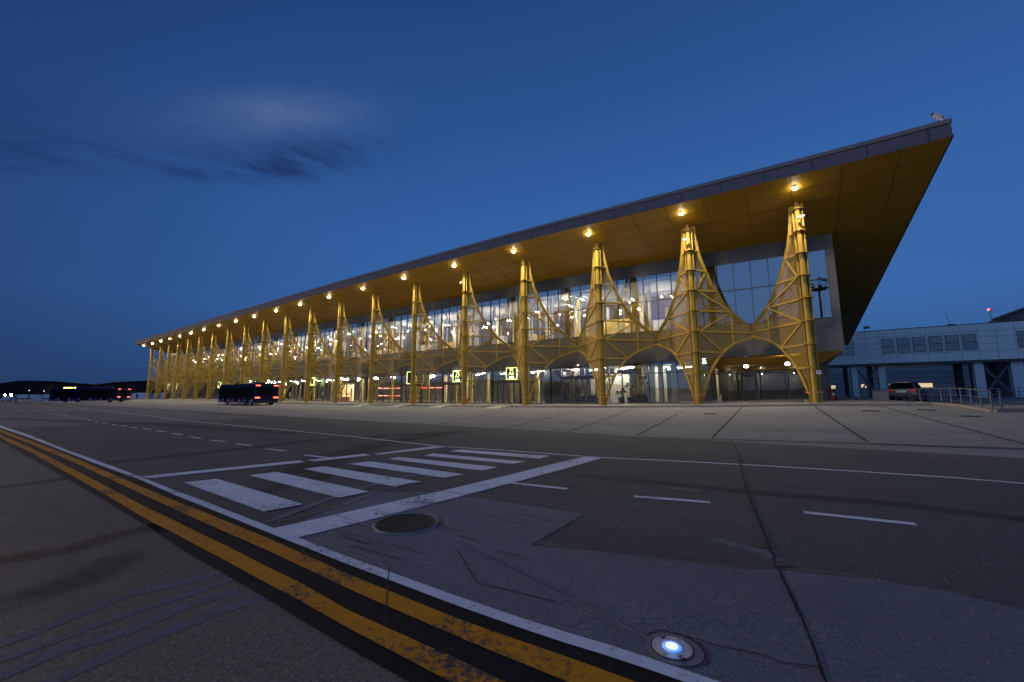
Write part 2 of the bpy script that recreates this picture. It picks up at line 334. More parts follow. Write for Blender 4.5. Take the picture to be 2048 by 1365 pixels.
def zg(X, Y):
    k_ = zb(X)-.13
    s_ = max(0, min(1, (Y+19)/(19+KY)))
    z = k_*s_
    if X < -150: z *= 1-smooth((-150-X)/60)
    return z
def G(px, py, lift=0.0):                                   # sight line to the ground
    d_ = ray(px, py); lo, hi = .5, 700.
    t = 1.0; step = 1.02
    while t < hi:
        p = CAM + d_*t
        if p.z <= zg(p.x, p.y): break
        t *= step
    lo = t/step; hi_ = t
    for _ in range(30):
        mi = (lo+hi_)/2; p = CAM + d_*mi
        if p.z <= zg(p.x, p.y): hi_ = mi
        else: lo = mi
    p = CAM + d_*hi_; return Vector((p.x, p.y, zg(p.x, p.y)+lift))

# ------------------------------------------------------------------ ground
def sheet(name, xs, ys, fz, mt, lift=0.0):
    b_ = MB(); n = len(ys)
    vs = [(x, y, fz(x, y)+lift) for x in xs for y in ys]
    fs = [(i*n+j, (i+1)*n+j, (i+1)*n+j+1, i*n+j+1) for i in range(len(xs)-1) for j in range(n-1)]
    b_.add(vs, fs); return tag(b_.build(name, mt), kind='structure')
xs_far = [-3000, -1500, -800, -500, -350, -270, -210] + [-200+5*k for k in range(47)] + [50, 70, 100, 200, 400, 900, 3000]
sheet('ground', xs_far, [-3000, -900, -300, -120, -60, -45, -19, -15, -10, -6, -2.9, 0, 20, 60, 200, 600, 1500, 3000], lambda x, y: zg(x, y)-.05, M['farground'])
xr = [-205+5*k for k in range(46)] + [22, 26, 32, 40, 60]
sheet('apron', [-700, -400, -280] + xr + [120, 260], [-260, -120, -60, -40, -36, -33, -30, -26, -22, -19], lambda x, y: zg(x, y), M['asphalt'])
sheet('forecourt', [-280] + xr + [120], [-19, -16, -13, -10, -7, -4, KY, 2, 30, 70], lambda x, y: zg(x, y), M['forecourt'], .001)
# older concrete apron in the left foreground
pl = lambda pts: [G(*p) for p in pts]
def flat(name, pts, mt, lift=.004, world=False):
    p3 = [Vector(p) for p in pts] if world else [G(*p) for p in pts]
    b_ = MB(); b_.add([(p.x, p.y, zg(p.x, p.y)+lift) for p in p3], [tuple(range(len(p3)))])
    return tag(b_.build(name, mt), kind='structure')

edges = dict(
  w0=[(0,851.7),(60.5,871),(127,898.6),(195,923),(279,954),(350,983),(400,1001),(545,1058),(700,1117.6),(750,1136),(909,1194),(1050,1242.5),(1128,1267),(1245,1302),(1421,1362)],
  w1=[(0,856.6),(60.5,877),(127,903.5),(195,930),(279,960.5),(350,992),(400,1012),(545,1071),(700,1133.3),(750,1152),(909,1213),(1050,1263),(1128,1289),(1245,1325),(1350,1362)],
  y0=[(0,860.5),(60,882),(127,908),(195,936.7),(293,979.6),(350,1004),(400,1023),(545,1083),(700,1153),(909,1238.8),(1050,1289),(1128,1316),(1245,1358)],
  y1=[(0,865.4),(60,888.5),(127,917),(195,948.4),(293,994.3),(350,1020.6),(400,1044),(545,1108),(700,1182.4),(909,1275),(1050,1334),(1128,1364)],
  y2=[(0,870.5),(60,896),(127,930),(195,965),(293,1016.8),(350,1044),(400,1069.5),(447,1091),(545,1142),(600,1168),(700,1226),(909,1320),(992,1360)],
  y3=[(0,877.5),(60,905),(127,943),(195,981.6),(293,1041),(350,1070),(400,1097),(447,1122),(545,1176),(600,1205),(700,1262),(894,1365)],
  b1=[(0,882),(97.7,938.6),(195,994),(293,1053),(371,1105.6),(527.4,1195.7),(600,1241),(700,1301.5),(815,1365)])
EW = {}
for k_, v_ in edges.items():
    q = [G(*p) for p in v_]
    EW[k_] = [(p.x, p.y) for p in q]
def ey(k_, X):
    q = EW[k_]
    if X <= q[0][0]: return q[0][1] + (q[3][1]-q[0][1])*0
    for a_, b_ in zip(q, q[1:]):
        if X <= b_[0]: s_ = (X-a_[0])/(b_[0]-a_[0]); return a_[1]+(b_[1]-a_[1])*s_
    n_ = q[-1]; m_ = q[-6]; return n_[1] + (n_[1]-m_[1])/(n_[0]-m_[0])*min(X-n_[0], 3)
XS = [-300, -200, -120, -80, -60, -45, -35, -28, -24] + [-22+.25*k for k in range(112)] + [7, 9, 12, 20, 40, 80]
def band(name, ka, kb, mt, lift, oa=0, ob=0):
    b_ = MB(); vs = []
    for X in XS:
        vs += [(X, ey(ka, X)+oa, lift), (X, ey(kb, X)+ob, lift)]
    b_.add(vs, [(2*i, 2*i+1, 2*i+3, 2*i+2) for i in range(len(XS)-1)])
    return tag(b_.build(name, mt), kind='structure')
flat_apron = MB(); vs = []
for X in XS: vs += [(X, ey('b1', X)+.02, .003), (X, -120, .003)]
flat_apron.add(vs, [(2*i, 2*i+1, 2*i+3, 2*i+2) for i in range(len(XS)-1)]); tag(flat_apron.build('aircraft_stand', M['apron']), kind='structure')
band('black_stripe', 'w1', 'b1', M['black'], .008)
band('white_edge_line', 'w0', 'w1', M['white'], .012)
band('yellow_line', 'y0', 'y1', M['yellow'], .012)
band('yellow_line', 'y2', 'y3', M['yellow'], .012)

# pale concrete strips let into the road beside the white line
flat('concrete_strip', [(560,1064),(640,1026),(745,984),(880,985),(1010,1006),(1170,1028),(1060,1092),(1250,1112),(1480,1139),(1556,1141),(1600,1230),(1650,1364),(1650,1400),(1421,1362),(1245,1302),(1128,1267),(1050,1242.5),(909,1194),(750,1136),(620,1087)], M['strip'])
flat('concrete_strip', [(1562,1142),(1740,1160),(1900,1185),(2100,1235),(2300,1300),(2300,1500),(1700,1500),(1655,1364),(1605,1230)], M['strip'])
flat('black_patch', [(520,1050),(560,1040),(700,985),(880,940),(760,962),(600,1015)], M['strip'], .005)
flat('concrete_lane', [(-200,860),(0,857),(130,852),(268,845.5),(400,841.5),(500,838.5),(520,835.8),(390,825),(300,818.5),(227,815),(120,810),(0,809),(-200,809)], M['lane'], .002)
# crossing
for q in ([(367,966.5),(434,959),(606.5,1010),(527,1025)], [(498,952),(553,945),(739,985),(677,997)], [(606,939),(648,934),(843,965),(815,969),(790,975)], [(697,929),(741,924),(928,950),(888,957)],
          [(848,912+0.5),(866,908),(1052,924.6),(1025,929)], [(775,919),(800,915.3),(996,935.6),(963,943)], [(898,903.5),(920,900.2),(1100,913),(1078,918.5)]):
    flat('crossing_bar', q, M['white'], .010)
flat('stop_line', [(545,1059),(650,1036),(750,1013),(872,986),(1018,951.5),(1110,928),(1167,915),(1206,916.6),(1130,939),(1018,969),(872,1007),(750,1039),(650,1064),(594,1077)], M['white'], .010)
flat('crossing_edge_line', [(279,954),(352,947),(599,922),(612,925.5),(352,952.5),(300,958)], M['white'], .010)
flat('crossing_edge_line', [(613,921.5),(728,908.8),(742,911.5),(630,924)], M['white'], .010)
flat('crossing_edge_line', [(748,908.5),(864,894),(893,895),(757,910.5)], M['white'], .010)
# thin lane line parallel to the kerb and the dashed centre line
def ribbon(name, pts, wd, mt, lift=.008, world=False, jit=0.0):
    p = [Vector(q) if world else G(*q) for q in pts]; b_ = MB(); vs = []
    if jit:
        p2 = []; rj = random.Random(int(abs(p[0].x*100)))
        for a_, c_ in zip(p, p[1:]):
            k_ = max(2, min(60, int((c_-a_).length/(jit*5))))
            for i in range(k_): q = a_+(c_-a_)*(i/k_); p2.append(Vector((q.x+rj.uniform(-jit, jit), q.y+rj.uniform(-jit, jit)*.5, q.z)))
        p = p2+[p[-1]]
    for i, a_ in enumerate(p):
        t_ = (p[min(i+1, len(p)-1)]-p[max(i-1, 0)]); t_.z = 0; t_.normalize(); n_ = Vector((-t_.y, t_.x, 0))*wd/2
        for q in (a_+n_, a_-n_): vs.append((q.x, q.y, zg(q.x, q.y)+lift))
    b_.add(vs, [(2*i, 2*i+1, 2*i+3, 2*i+2) for i in range(len(p)-1)]); return tag(b_.build(name, mt), kind='structure')
ribbon('lane_line', [(150,817),(232,824.5),(300,832.5),(370,842),(540,858),(700,873.5),(880,893.5),(1030,903),(1200,916),(1330,922),(1500,931),(1700,943),(1900,956),(2048,968),(2200,980)], .12, M['whitethin'])
dash = [((1608,1026),(1832,1050)), ((1268,994),(1420,1006)), ((1022,967),(1135,979)), ((608,911),(660,917)), ((531,898.5),(572,903)), ((472,888.5),(503,892)), ((422,881),(450,884)), ((381,874.3),(402,877.3)), ((344.5,867.3),(364,870.5)), ((313,862),(331,864.5)), ((286,858),(302,860)), ((262,855),(276,857)), ((241,852),(254,853.6)), ((222.5,849.5),(233,850.8)),
        ((204,845.7),(216,847.3)), ((188.5,843.3),(198,844.6)), ((173.5,840.2),(182,841.3)), ((161,838.3),(169,839)), ((150,836.3),(157,837.2)), ((139,834.3),(146,835.2)), ((129,831.5),(135,832.7)), ((119,829.8),(125,830.8)), ((108.5,827.5),(114,828.5))]
for a_, b_ in dash: ribbon('lane_dash', [a_, b_], .13, M['whitethin'])
for a_, b_ in [((-12,823.4),(10,823.4)), ((25,822.6),(48,822.6)), ((60,821.8),(80,821.8)), ((93,821.3),(112,821.3)), ((123,820.8),(144,820.8)), ((155,820.4),(176,820.4))]:
    ribbon('taxi_lane_dash', [a_, b_], .5, M['whitethin'])
# old ghost markings on the stand
for q, wd in (([(-60,1310),(0,1290.5),(120,1245),(250,1193),(350,1169),(450,1143)], .12), ([(-60,1338),(0,1322),(130,1275),(250,1231),(380,1189),(465,1158)], .09), ([(-60,1378),(0,1354),(130,1300),(260,1262),(380,1210),(478,1184)], .12), ([(60,1385),(105,1364),(260,1295),(380,1247),(450,1220),(528,1196)], .12)):
    qq = []
    for i in range(len(q)-1):
        p0, p1, p2, p3 = q[max(i-1, 0)], q[i], q[i+1], q[min(i+2, len(q)-1)]
        for k_ in range(6):
            t_ = k_/6; qq.append(tuple(.5*((2*p1[c])+(-p0[c]+p2[c])*t_+(2*p0[c]-5*p1[c]+4*p2[c]-p3[c])*t_*t_+(-p0[c]+3*p1[c]-3*p2[c]+p3[c])*t_**3) for c in (0, 1)))
    ribbon('ghost_stripe', qq+[q[-1]], wd, M['tape'], .0045)
# joints, cracks and the drain
ribbon('drain_channel', [(190,813.5),(300,817.5),(500,833.5),(600,841),(760,851),(1024,865),(1324,876),(1724,888),(2048,899),(2200,905)], .34, M['iron'], .006)
ribbon('pavement_joint', [(1462,882),(1478,910),(1487,960),(1504,1010),(1522,1050),(1540,1095),(1556,1140)], .030, M['crack'], .009, jit=.010)
ribbon('pavement_joint', [(1556,1140),(1598,1230),(1627,1290),(1650,1364),(1670,1420)], .014, M['crack'], .009, jit=.006)
ribbon('pavement_joint', [(779,1134),(776,1160),(774,1188),(770,1258)], .009, M['crack'], .014)
ribbon('pavement_joint', [(915,1102),(934,1135),(955,1170)], .010, M['crack'], .009, jit=.003)
M['pale_line'] = mat('pale_ridge', (.42, .36, .29), .9, var=.5, vscale=9)
for q, wd, mt_ in (([(548,1046),(620,1030),(700,1006),(790,972),(800,974)], .014, 'pale_line'), ([(552,1048),(622,1033),(704,1009),(760,986)], .012, 'crack'), ([(815,972),(880,984),(960,996),(1010,1005)], .014, 'pale_line'), ([(888,985),(960,990),(1080,1008),(1165,1024)], .016, 'pale_line'), ([(1055,1085),(1160,1103),(1300,1118),(1480,1138)], .010, 'pale_line'),
        ([(955,1170),(1010,1182),(1060,1196),(1110,1206)], .012, 'crack'), ([(1310,1262),(1380,1278),(1440,1297),(1520,1312),(1560,1330),(1640,1338)], .010, 'crack'), ([(1570,1141),(1680,1150),(1780,1168)], .008, 'pale_line'), ([(700,1094),(760,1110),(800,1122)], .014, 'crack'), ([(820,975),(826,988),(834,994)], .01, 'crack')):
    ribbon('patch_edge', q, wd, M[mt_], .0135 if mt_ == 'pale_line' else .0128, jit=.012)  # pale ribbons put the highlights along the patch edges into colour
rg = random.Random(9)
for k_ in range(26):
    x, y = rg.uniform(640, 1150), rg.uniform(1020, 1110); L = rg.uniform(40, 130)
    if y > 1040+.42*(x-560)+40: continue
    ribbon('scrape_ridge', [(x, y), (x+L*.5, y+L*.13), (x+L, y+L*.28)], rg.uniform(.006, .014), M['pale_line' if k_ % 2 else 'crack'], .0137, jit=.006)
ribbon('pavement_joint', [(1493,971),(1600,977),(1750,984),(1900,990)], .012, M['crack'], .006)
ribbon('cable_groove', [(930,1092),(1050,1150),(1132,1190),(1200,1232),(1262,1268),(1310,1290)], .02, M['tape'], .0085)
ribbon('cable_groove', [(1135,1196),(1215,1240),(1262,1266),(1300,1285)], .07, M['seal'], .0075)
for q in ([(1626,812),(1735.6,885)], [(1756,812),(2048,889)], [(1487,813),(1424,877)], [(1386,813),(1275,871)], [(1285,813),(1130,866)], [(1190,814),(1000,860)], [(1060,814),(860,852)], [(940,814),(720,845)]):
    ribbon('slab_joint', [q[0], ((q[0][0]*.55+q[1][0]*.45), (q[0][1]*.55+q[1][1]*.45)), q[1]], .08, M['crack'], .009, jit=.02)
for yy in (-8.2, -13.6): ribbon('slab_joint', [(x, yy, 0) for x in [-150+6*k for k in range(28)]], .03, M['seal'], .008, True)

def disc(c, r, z, n=40, sx=1.0):
    return [(c.x+r*math.cos(2*math.pi*k/n)*sx, c.y+r*math.sin(2*math.pi*k/n)) for k in range(n)]
# oil stains and broken edge
def blot(name, px, py, r, sx, mt, lift=.0055, seed=1):
    c = G(px, py); rnd = random.Random(seed); n = 26
    pts = [(c.x+r*sx*math.cos(2*math.pi*k/n)*(.6+.6*rnd.random()), c.y+r*math.sin(2*math.pi*k/n)*(.6+.6*rnd.random()), 0) for k in range(n)]
    return flat(name, pts, mt, lift, True)
stain = mat('oil_stain', (.030, .028, .028), .6, var=.4, vscale=8)
blot('oil_stain', 1368, 979, .17, 2.0, stain, seed=3); blot('oil_stain', 1390, 903, .16, 2.4, stain, seed=4); blot('oil_stain', 1562, 1131, .05, 1.2, stain, .0095, seed=5)
def smear(name, col, amt):
    m_ = bpy.data.materials.new(name); m_.use_nodes = True; T = NT(m_.node_tree); p = T.n['Principled BSDF']; p.inputs['Base Color'].default_value = rgba(col); p.inputs['Roughness'].default_value = .8
    co = T.node('ShaderNodeTexCoord').outputs['Object']; at = T.node('ShaderNodeAttribute'); at.attribute_name = 'wear'
    T.put(p.inputs['Alpha'], T.clamp(T.m('MULTIPLY', T.m('MULTIPLY', T.clamp(T.m('MULTIPLY_ADD', T.noise(co, 2.2, 6, .75), 2.6, -.6)), amt), at.outputs['Fac']))); return m_
M['rub'] = smear('tyre_rubber', (.02, .02, .02), .62); M['brown'] = smear('rusty_stain', (.085, .035, .025), .8)
def softband(name, pts, wd, mt, lift):
    p = [G(*q) for q in pts]; b_ = MB(); vs = []; al = []; N = len(p)
    for i, a_ in enumerate(p):
        t_ = (p[min(i+1, N-1)]-p[max(i-1, 0)]); t_.z = 0; t_.normalize(); n_ = Vector((-t_.y, t_.x, 0))
        for j in range(7):
            f = (j-3)/3; q = a_+n_*(f*wd); vs.append((q.x, q.y, zg(q.x, q.y)+lift)); al.append(max(0, 1-f*f)**1.5*(0 if i in (0, N-1) else 1))
    b_.add(vs, [(7*i+j, 7*i+j+1, 7*i+j+8, 7*i+j+7) for i in range(N-1) for j in range(6)]); o = b_.build(name, mt)
    at = o.data.attributes.new('wear', 'FLOAT', 'POINT'); at.data.foreach_set('value', al); return tag(o, kind='structure')
for k_, (q, wd) in enumerate((([(540,975),(590,945),(640,925),(700,905),(780,885),(880,868),(960,858)], .8), ([(430,1000),(480,990),(560,975),(640,955),(760,935),(860,925)], .35), ([(120,935),(230,925),(420,905),(640,880),(860,868),(1000,862)], .5), ([(-100,838),(0,838),(300,848),(560,865),(700,872)], .8), ([(1100,945),(1300,965),(1500,985),(1800,1010),(2048,1040),(2300,1075)], .25), ([(-100,985),(0,975),(60,968),(120,960),(200,948),(260,940)], .30))):
    softband('tyre_mark', q, wd, M['rub'], .0060+.0002*k_)
softband('rust_stain', [(-120,1145),(-40,1130),(60,1112),(140,1100),(230,1072),(300,1055),(355,1060)], .24, M['brown'], .0080)
softband('rust_stain', [(-60,1230),(60,1190),(160,1160),(240,1120),(300,1100)], .30, M['rub'], .0076)
M['pale'] = smear('exposed_concrete', (.24, .24, .25), .8); softband('broken_edge', [(1405,1078),(1440,1084),(1490,1096),(1530,1108),(1553,1122),(1560,1126)], .13, M['pale'], .0078); blot('broken_edge', 1520, 1092, .06, 1.6, stain, .0088, seed=8)
for k_, (x, y) in enumerate([(1420,828), (1741,822), (1854,820), (1940,833)]):
    c = G(x, y); m_ = MB(); m_.prism([(q[0], q[1]) for q in disc(c, .36, 0)], c.z-.02, c.z+.016)
    t_ = tag(m_.build('manhole_cover', M['iron']), ['dark round manhole cover in the forecourt slab before the rightmost arch', 'dark round manhole cover in front of the corner pillar', 'dark round manhole cover in front of the parked car', 'rightmost dark round manhole cover near the railing end'][k_], 'manhole cover', 'manhole covers in the forecourt')
    MB().prism([(q[0], q[1]) for q in disc(c, .27, 0)], c.z+.016, c.z+.022).build('lid', M['dark'], t_)

# manhole near the camera: ring, lid with a checker pattern, two lifting lugs
def manhole():
    c = G(813, 1048); a_ = G(752, 1050); b_ = G(876, 1046); r = (b_-a_).length/2*.98
    t_ = thing('manhole', 'large dark cast iron manhole cover set in concrete beside the thick white line', 'manhole cover', (c.x, c.y, 0))
    z0 = .006; m_ = MB(); n = 48
    for r0, r1, h0, h1 in ((r*1.0, r*.955, .008, .010),):
        vs = [(q*math.cos(2*math.pi*k/n), q*math.sin(2*math.pi*k/n), h) for q, h in ((r0, 0), (r0, .013), (r1, .014), (r1, 0)) for k in range(n)]
        m_.add(vs, [(j*n+k, j*n+(k+1) % n, (j+1)*n+(k+1) % n, (j+1)*n+k) for j in range(3) for k in range(n)])
    m_.build('frame_ring', M['iron'], t_)
    lid = MB(); lid.prism([(r*.945*math.cos(2*math.pi*k/n), r*.945*math.sin(2*math.pi*k/n)) for k in range(n)], 0.0, .007)
    lo = lid.build('lid', M['iron'], t_)
    st = MB(); N = 17
    for i in range(-N, N+1):
        for j in range(-N, N+1):
            x, y = i*r/N, j*r/N
            if x*x+y*y < (r*.88)**2 and (i+j) % 2 == 0: st.cbox((x, y, .0095), r/N*.72, r/N*.72, .006)
    st.build('tread_pattern', M['iron'], lo)
    for s_, an in ((1, .25), (-1, .25)):
        m_ = MB(); m_.box(-.03, .03, -.045, .045, .0, .012); lg = m_.build('lug', M['iron'], t_); lg.location = (s_*r*1.04*math.cos(rad(28)), s_*r*1.04*math.sin(rad(28)), 0); lg.rotation_euler.z = rad(28)
    m2 = MB(); vs = [(q*math.cos(2*math.pi*k/n), q*math.sin(2*math.pi*k/n), h) for q, h in ((r*1.0, .012), (r*1.03, .018), (r*1.10, .0045)) for k in range(n)]
    m2.add(vs, [(j*n+k, j*n+(k+1) % n, (j+1)*n+(k+1) % n, (j+1)*n+k) for j in range(2) for k in range(n)]); m2.build('mortar_rim', M['kerb'], t_)
manhole()

# inset taxiway light
def inset_light():
    c = G(1344, 1299); a_ = G(1301, 1296); b_ = G(1387, 1302); r = (b_-a_).length/2
    t_ = thing('inset_light', 'round steel inset ground light glowing blue beside the white edge line', 'ground light', (c.x, c.y, 0), rad(0))
    n = 56
    def ring(r0, r1, z0, z1, name, mt, par=t_):
        m_ = MB(); vs = [(q*math.cos(2*math.pi*k/n), q*math.sin(2*math.pi*k/n), h) for q, h in ((r0, 0), (r0, z0), (r1, z1), (r1, 0)) for k in range(n)]
        m_.add(vs, [(j*n+k, j*n+(k+1) % n, (j+1)*n+(k+1) % n, (j+1)*n+k) for j in range(3) for k in range(n)], True); return m_.build(name, mt, par)
    ring(r*1.0, r*.95, .010, .013, 'outer_ring', M['iron'])
    m_ = MB(); m_.tube((0,0,0), (0,0,.014), r*.94, r*.91, n=n); pl_ = m_.build('cover_plate', M['chrome'], t_)
    for s_ in (1, -1):
        m_ = MB(); m_.box(-r*.15, r*.15, -r*.10, r*.10, .012, .019); q = m_.build('lifting_notch', M['iron'], pl_); q.location = (-s_*r*.62, s_*r*.60, 0); q.rotation_euler.z = rad(-40)
        m_ = MB(); m_.tube((0,0,.019), (0,0,.022), r*.06, n=6); q2 = m_.build('bolt', M['chrome'], pl_); q2.location = (-s_*r*.62, s_*r*.60, 0)
    m_ = MB(); m_.tube((0,0,.0141), (0,0,.019), r*.46, r*.42, n=n); m_.build('lens', M['blue'], t_)
    ring(r*.27, r*.22, .021, .023, 'lens_ring', M['bluew'])
    m_ = MB(); m_.ball((0,0,.019), r*.13, 16, 8, .6); m_.build('lamp', M['bluew'], t_)
    for k_ in range(6):
        m_ = MB(); an = 2*math.pi*k_/6+.3; m_.tube((r*.78*math.cos(an), r*.78*math.sin(an), .013), (r*.78*math.cos(an), r*.78*math.sin(an), .0155), r*.035, n=6); m_.build('screw', M['iron'], pl_)
    ld = bpy.data.lights.new('blue_glow', 'POINT'); ld.energy = .10; ld.color = (.1, .3, 1); ld.shadow_soft_size = .02
    lo = bpy.data.objects.new('blue_glow', ld); C.objects.link(lo); lo.parent = t_; lo.location = (0, 0, .05)
    # sealant round the fitting and remains of red paint
    tag(MB().prism([(c.x+r*1.32*math.cos(2*math.pi*k/n)+.012, c.y+r*1.25*math.sin(2*math.pi*k/n)) for k in range(n)], .0, .0095).build('sealant_ring', M['seal']), kind='structure')
    for a0, a1 in ((-.35, 1.75), (2.55, 3.3)):
        m_ = MB(); vs = []; K = 24
        rr_ = random.Random(5)
        for i in range(K+1):
            an = a0+(a1-a0)*i/K; wv = .05+.05*rr_.random()*math.sin(math.pi*i/K)
            for q in (r*1.40, r*(1.40+wv+.06)): vs.append((c.x+.012+q*math.cos(an), c.y+q*math.sin(an)*.96, .0072))
        m_.add(vs, [(2*i, 2*i+1, 2*i+3, 2*i+2) for i in range(K)]); tag(m_.build('red_paint_trace', M['redp2']), kind='structure')
inset_light()
# loose stones
rs = random.Random(11); m0 = None
stones = MB()
for i in range(300):
    px, py = rs.uniform(700, 2000), rs.uniform(1040, 1340)
    if rs.random() < .35: px, py = rs.uniform(1250, 1700), rs.uniform(1130, 1260)
    p = G(px, py); r = rs.uniform(.003, .009)
    if ey('w0', p.x) > p.y: continue
    stones.ball((p.x, p.y, .006+r*.5), r, 6, 4, .7)
tag(stones.build('loose_grit', M['kerb']), 'scattered pale grit and small stones on the concrete strip', 'grit', kind='stuff')
for px, py, r, lb in ((752, 1031, .018, 'small pale stone lying on the thick white line above the manhole'), (672, 1011, .012, 'small pale stone at the near end of the second crossing bar')):
    p = G(px, py); m_ = MB(); m_.ball((0,0,0), r, 8, 6, .8)
    for i, v in enumerate(m_.v): q = 1+.3*math.sin(i*12.9); m_.v[i] = (v[0]*q, v[1]*q, v[2])
    o = m_.build('stone', M['kerb']); o.location = (p.x, p.y, .012+r*.5); tag(o, lb, 'stone', 'small stones on the road paint')

# ------------------------------------------------------------------ platform in front of the building
m_ = MB(); xs = [-160+4*k for k in range(41)] + [2.6, 4.6]
vs = []
for X in xs: vs += [(X, KY+.15, zb(X)), (X, 40, zb(X)), (X, KY+.15, zb(X)-.3), (X, 40, zb(X)-.3)]
n = len(xs)
m_.add(vs, [(4*i, 4*i+1, 4*i+5, 4*i+4) for i in range(n-1)] + [(4*i, 4*i+4, 4*i+6, 4*i+2) for i in range(n-1)] + [(0, 2, 3, 1), (4*n-4, 4*n-3, 4*n-1, 4*n-2)])
tag(m_.build('pavement', M['paving']), kind='structure')
m_ = MB()
X = -160.0
while X < 4.6:
    x1 = min(X+1.0, 4.6); m_.box(X+.006, x1-.006, KY, KY+.148, zb(X)-.3, zb(X)+.003); X += 1.0
tag(m_.build('kerb', M['kerb']), kind='structure')

# ------------------------------------------------------------------ golden lattice towers
UP = [(1.0, 6.05), (.83, 6.72), (.66, 7.44), (.53, 8.2), (.42, 9.1), (.33, 9.95), (.265, 10.76), (.20, 11.6), (.155, 12.43), (.125, 13.3), (.11, 14.1), (.105, 14.5)]
AR = [(.05, 0), (.085, .65), (.15, 1.6), (.22, 2.4), (.31, 3.15), (.46, 4.08), (.56, 4.47), (.68, 4.82), (.84, 5.12), (.93, 5.28), (1.0, 5.45)]
def tin(tab, n, rev=False):
    q = sorted(tab, key=lambda a_: a_[1])
    for a_, b_ in zip(q, q[1:]):
        if a_[1] <= n <= b_[1]: s_ = (n-a_[1])/(b_[1]-a_[1]); return a_[0]+(b_[0]-a_[0])*s_
    return q[0][0] if n < q[0][1] else q[-1][0]
def outer(n): return tin(AR, n) if n < 5.42 else (1.0 if n < 6.05 else tin(UP, n))
AD = 3.85
def wp(s, t, n): return Vector((s*4.0*t, AD*t, n))       # point on a wing: s = side, t = 0 at the trunk, 1 at the apex
LV = [.786+1.663*k for k in range(9)]                    # ring levels, 0 is the tape
def wing_frame(s):
    m_ = MB()
    for tab in (UP, AR):
        for a_, b_ in zip(tab, tab[1:]): m_.beam(wp(s, *a_), wp(s, *b_), .26, .13, (0, 0, 1) if tab is AR else (0, 1, 0))
    r0 = .085
    for k_ in range(1, 9):
        t1 = outer(LV[k_]) if k_ != 3 else 1.0
        m_.beam(wp(s, r0, LV[k_]), wp(s, t1, LV[k_] if k_ != 3 else 5.74), .17, .13)
    L = lambda k_: LV[k_]
    dg = [((outer(L(6)), L(6)), (r0, L(5))), ((r0, L(5)), (outer(L(4)), L(4))), ((outer(L(4)), L(4)), (r0, L(3))), ((r0, L(3)), (tin(AR, L(2)), L(2)))]
    for a_, b_ in dg: m_.beam(wp(s, *a_), wp(s, *b_), .125, .125)
    m_.beam(wp(s, outer(L(4)), L(4)), wp(s, outer(L(4)), 4.8), .11, .11)
    m_.beam(wp(s, 1.0, 5.42), wp(s, 1.0, 6.1), .11, .11)
    return m_
def wing_screen(s):
    m_ = MB(); ns = [.65+.25*k for k in range(55)]; vs = []
    for q in ns: vs += [wp(s, .08, q)+Vector((0, .02, 0)), wp(s, outer(q)-.012, q)+Vector((0, .02, 0))]
    m_.add(vs, [(2*i, 2*i+1, 2*i+3, 2*i+2) for i in range(len(ns)-1)]); return m_
def trunk_mb():
    m_ = MB()
    m_.tube((0, .02, 0), (0, .02, 14.6), .20, .17, 20)
    for s in (-1, 1):
        m_.box(s*.28-.012, s*.28+.012, .06, .30, 0, 14.5); m_.box(s*.28-.045, s*.28+.045, .035, .06, 0, 14.5)
        m_.beam((s*.2, .08, 0), (s*.27, .2, 0), .02, .02)
        m_.add([(s*.2, .12, 0), (s*.27, .2, 0), (s*.27, .2, 14.4), (s*.2, .12, 14.4)], [(0, 1, 2, 3)])
    m_.box(-.26, .26, .27, .30, 0, 14.5)
    return m_
def rings_mb(k_):
    m_ = MB(); z = LV[k_]
    m_.prism([(-.42, .33), (-.39, -.02), (-.15, -.30), (.15, -.30), (.39, -.02), (.42, .33)], z-.032, z+.032); return m_
def tape_mb(par):
    out = []
    for j in range(12):
        m_ = MB()
    return out
me_trunk = trunk_mb().mesh('trunk', M['gold']); me_ring = {k_: rings_mb(k_).mesh('stiffener_ring', M['gold']) for k_ in range(1, 9)}
me_wf = {s: wing_frame(s).mesh('wing_frame', M['gold']) for s in (-1, 1)}; me_ws = {s: wing_screen(s).mesh('wing_screen', M['screen']) for s in (-1, 1)}
def band_tape(col, ph):
    m_ = MB(); pts = [(-.52, .40), (-.44, -.02), (-.17, -.285), (.17, -.285), (.44, -.02), (.52, .40)]
    P_ = []
    for a_, b_ in zip(pts, pts[1:]):
        a_ = Vector((*a_, 0)); b_ = Vector((*b_, 0)); k_ = max(2, int((b_-a_).length/.09))
        P_ += [a_+(b_-a_)*i/k_ for i in range(k_)]
    n_ = len(P_); vs = [p+Vector((0,0,z)) for z in (.68,.76) for p in P_]
    m_.add(vs, [(k, k+1, n_+k+1, n_+k) for k in range(n_-1)])
    return m_.mesh('hazard_tape', col)
hz = bpy.data.materials.new('hazard_stripes'); hz.use_nodes = True; T = NT(hz.node_tree)
q_ = T.sep(T.node('ShaderNodeTexCoord').outputs['Object']); f_ = T.m('GREATER_THAN', T.m('SINE', T.m('MULTIPLY', T.m('ADD', q_[0], T.m('ADD', T.m('MULTIPLY', q_[1], .8), q_[2])), 36.0)), 0.0)
T.put(T.n['Principled BSDF'].inputs['Base Color'], T.mix(f_, (.42, .04, .03, 1), (.70, .50, .22, 1)))
me_tr = band_tape(hz, 0)
plate_mb = MB(); plate_mb.prism([(-.6, .5), (-.45, -.3), (.45, -.3), (.6, .5)], -.012, .012); me_base = plate_mb.mesh('base_plate', M['gold'])
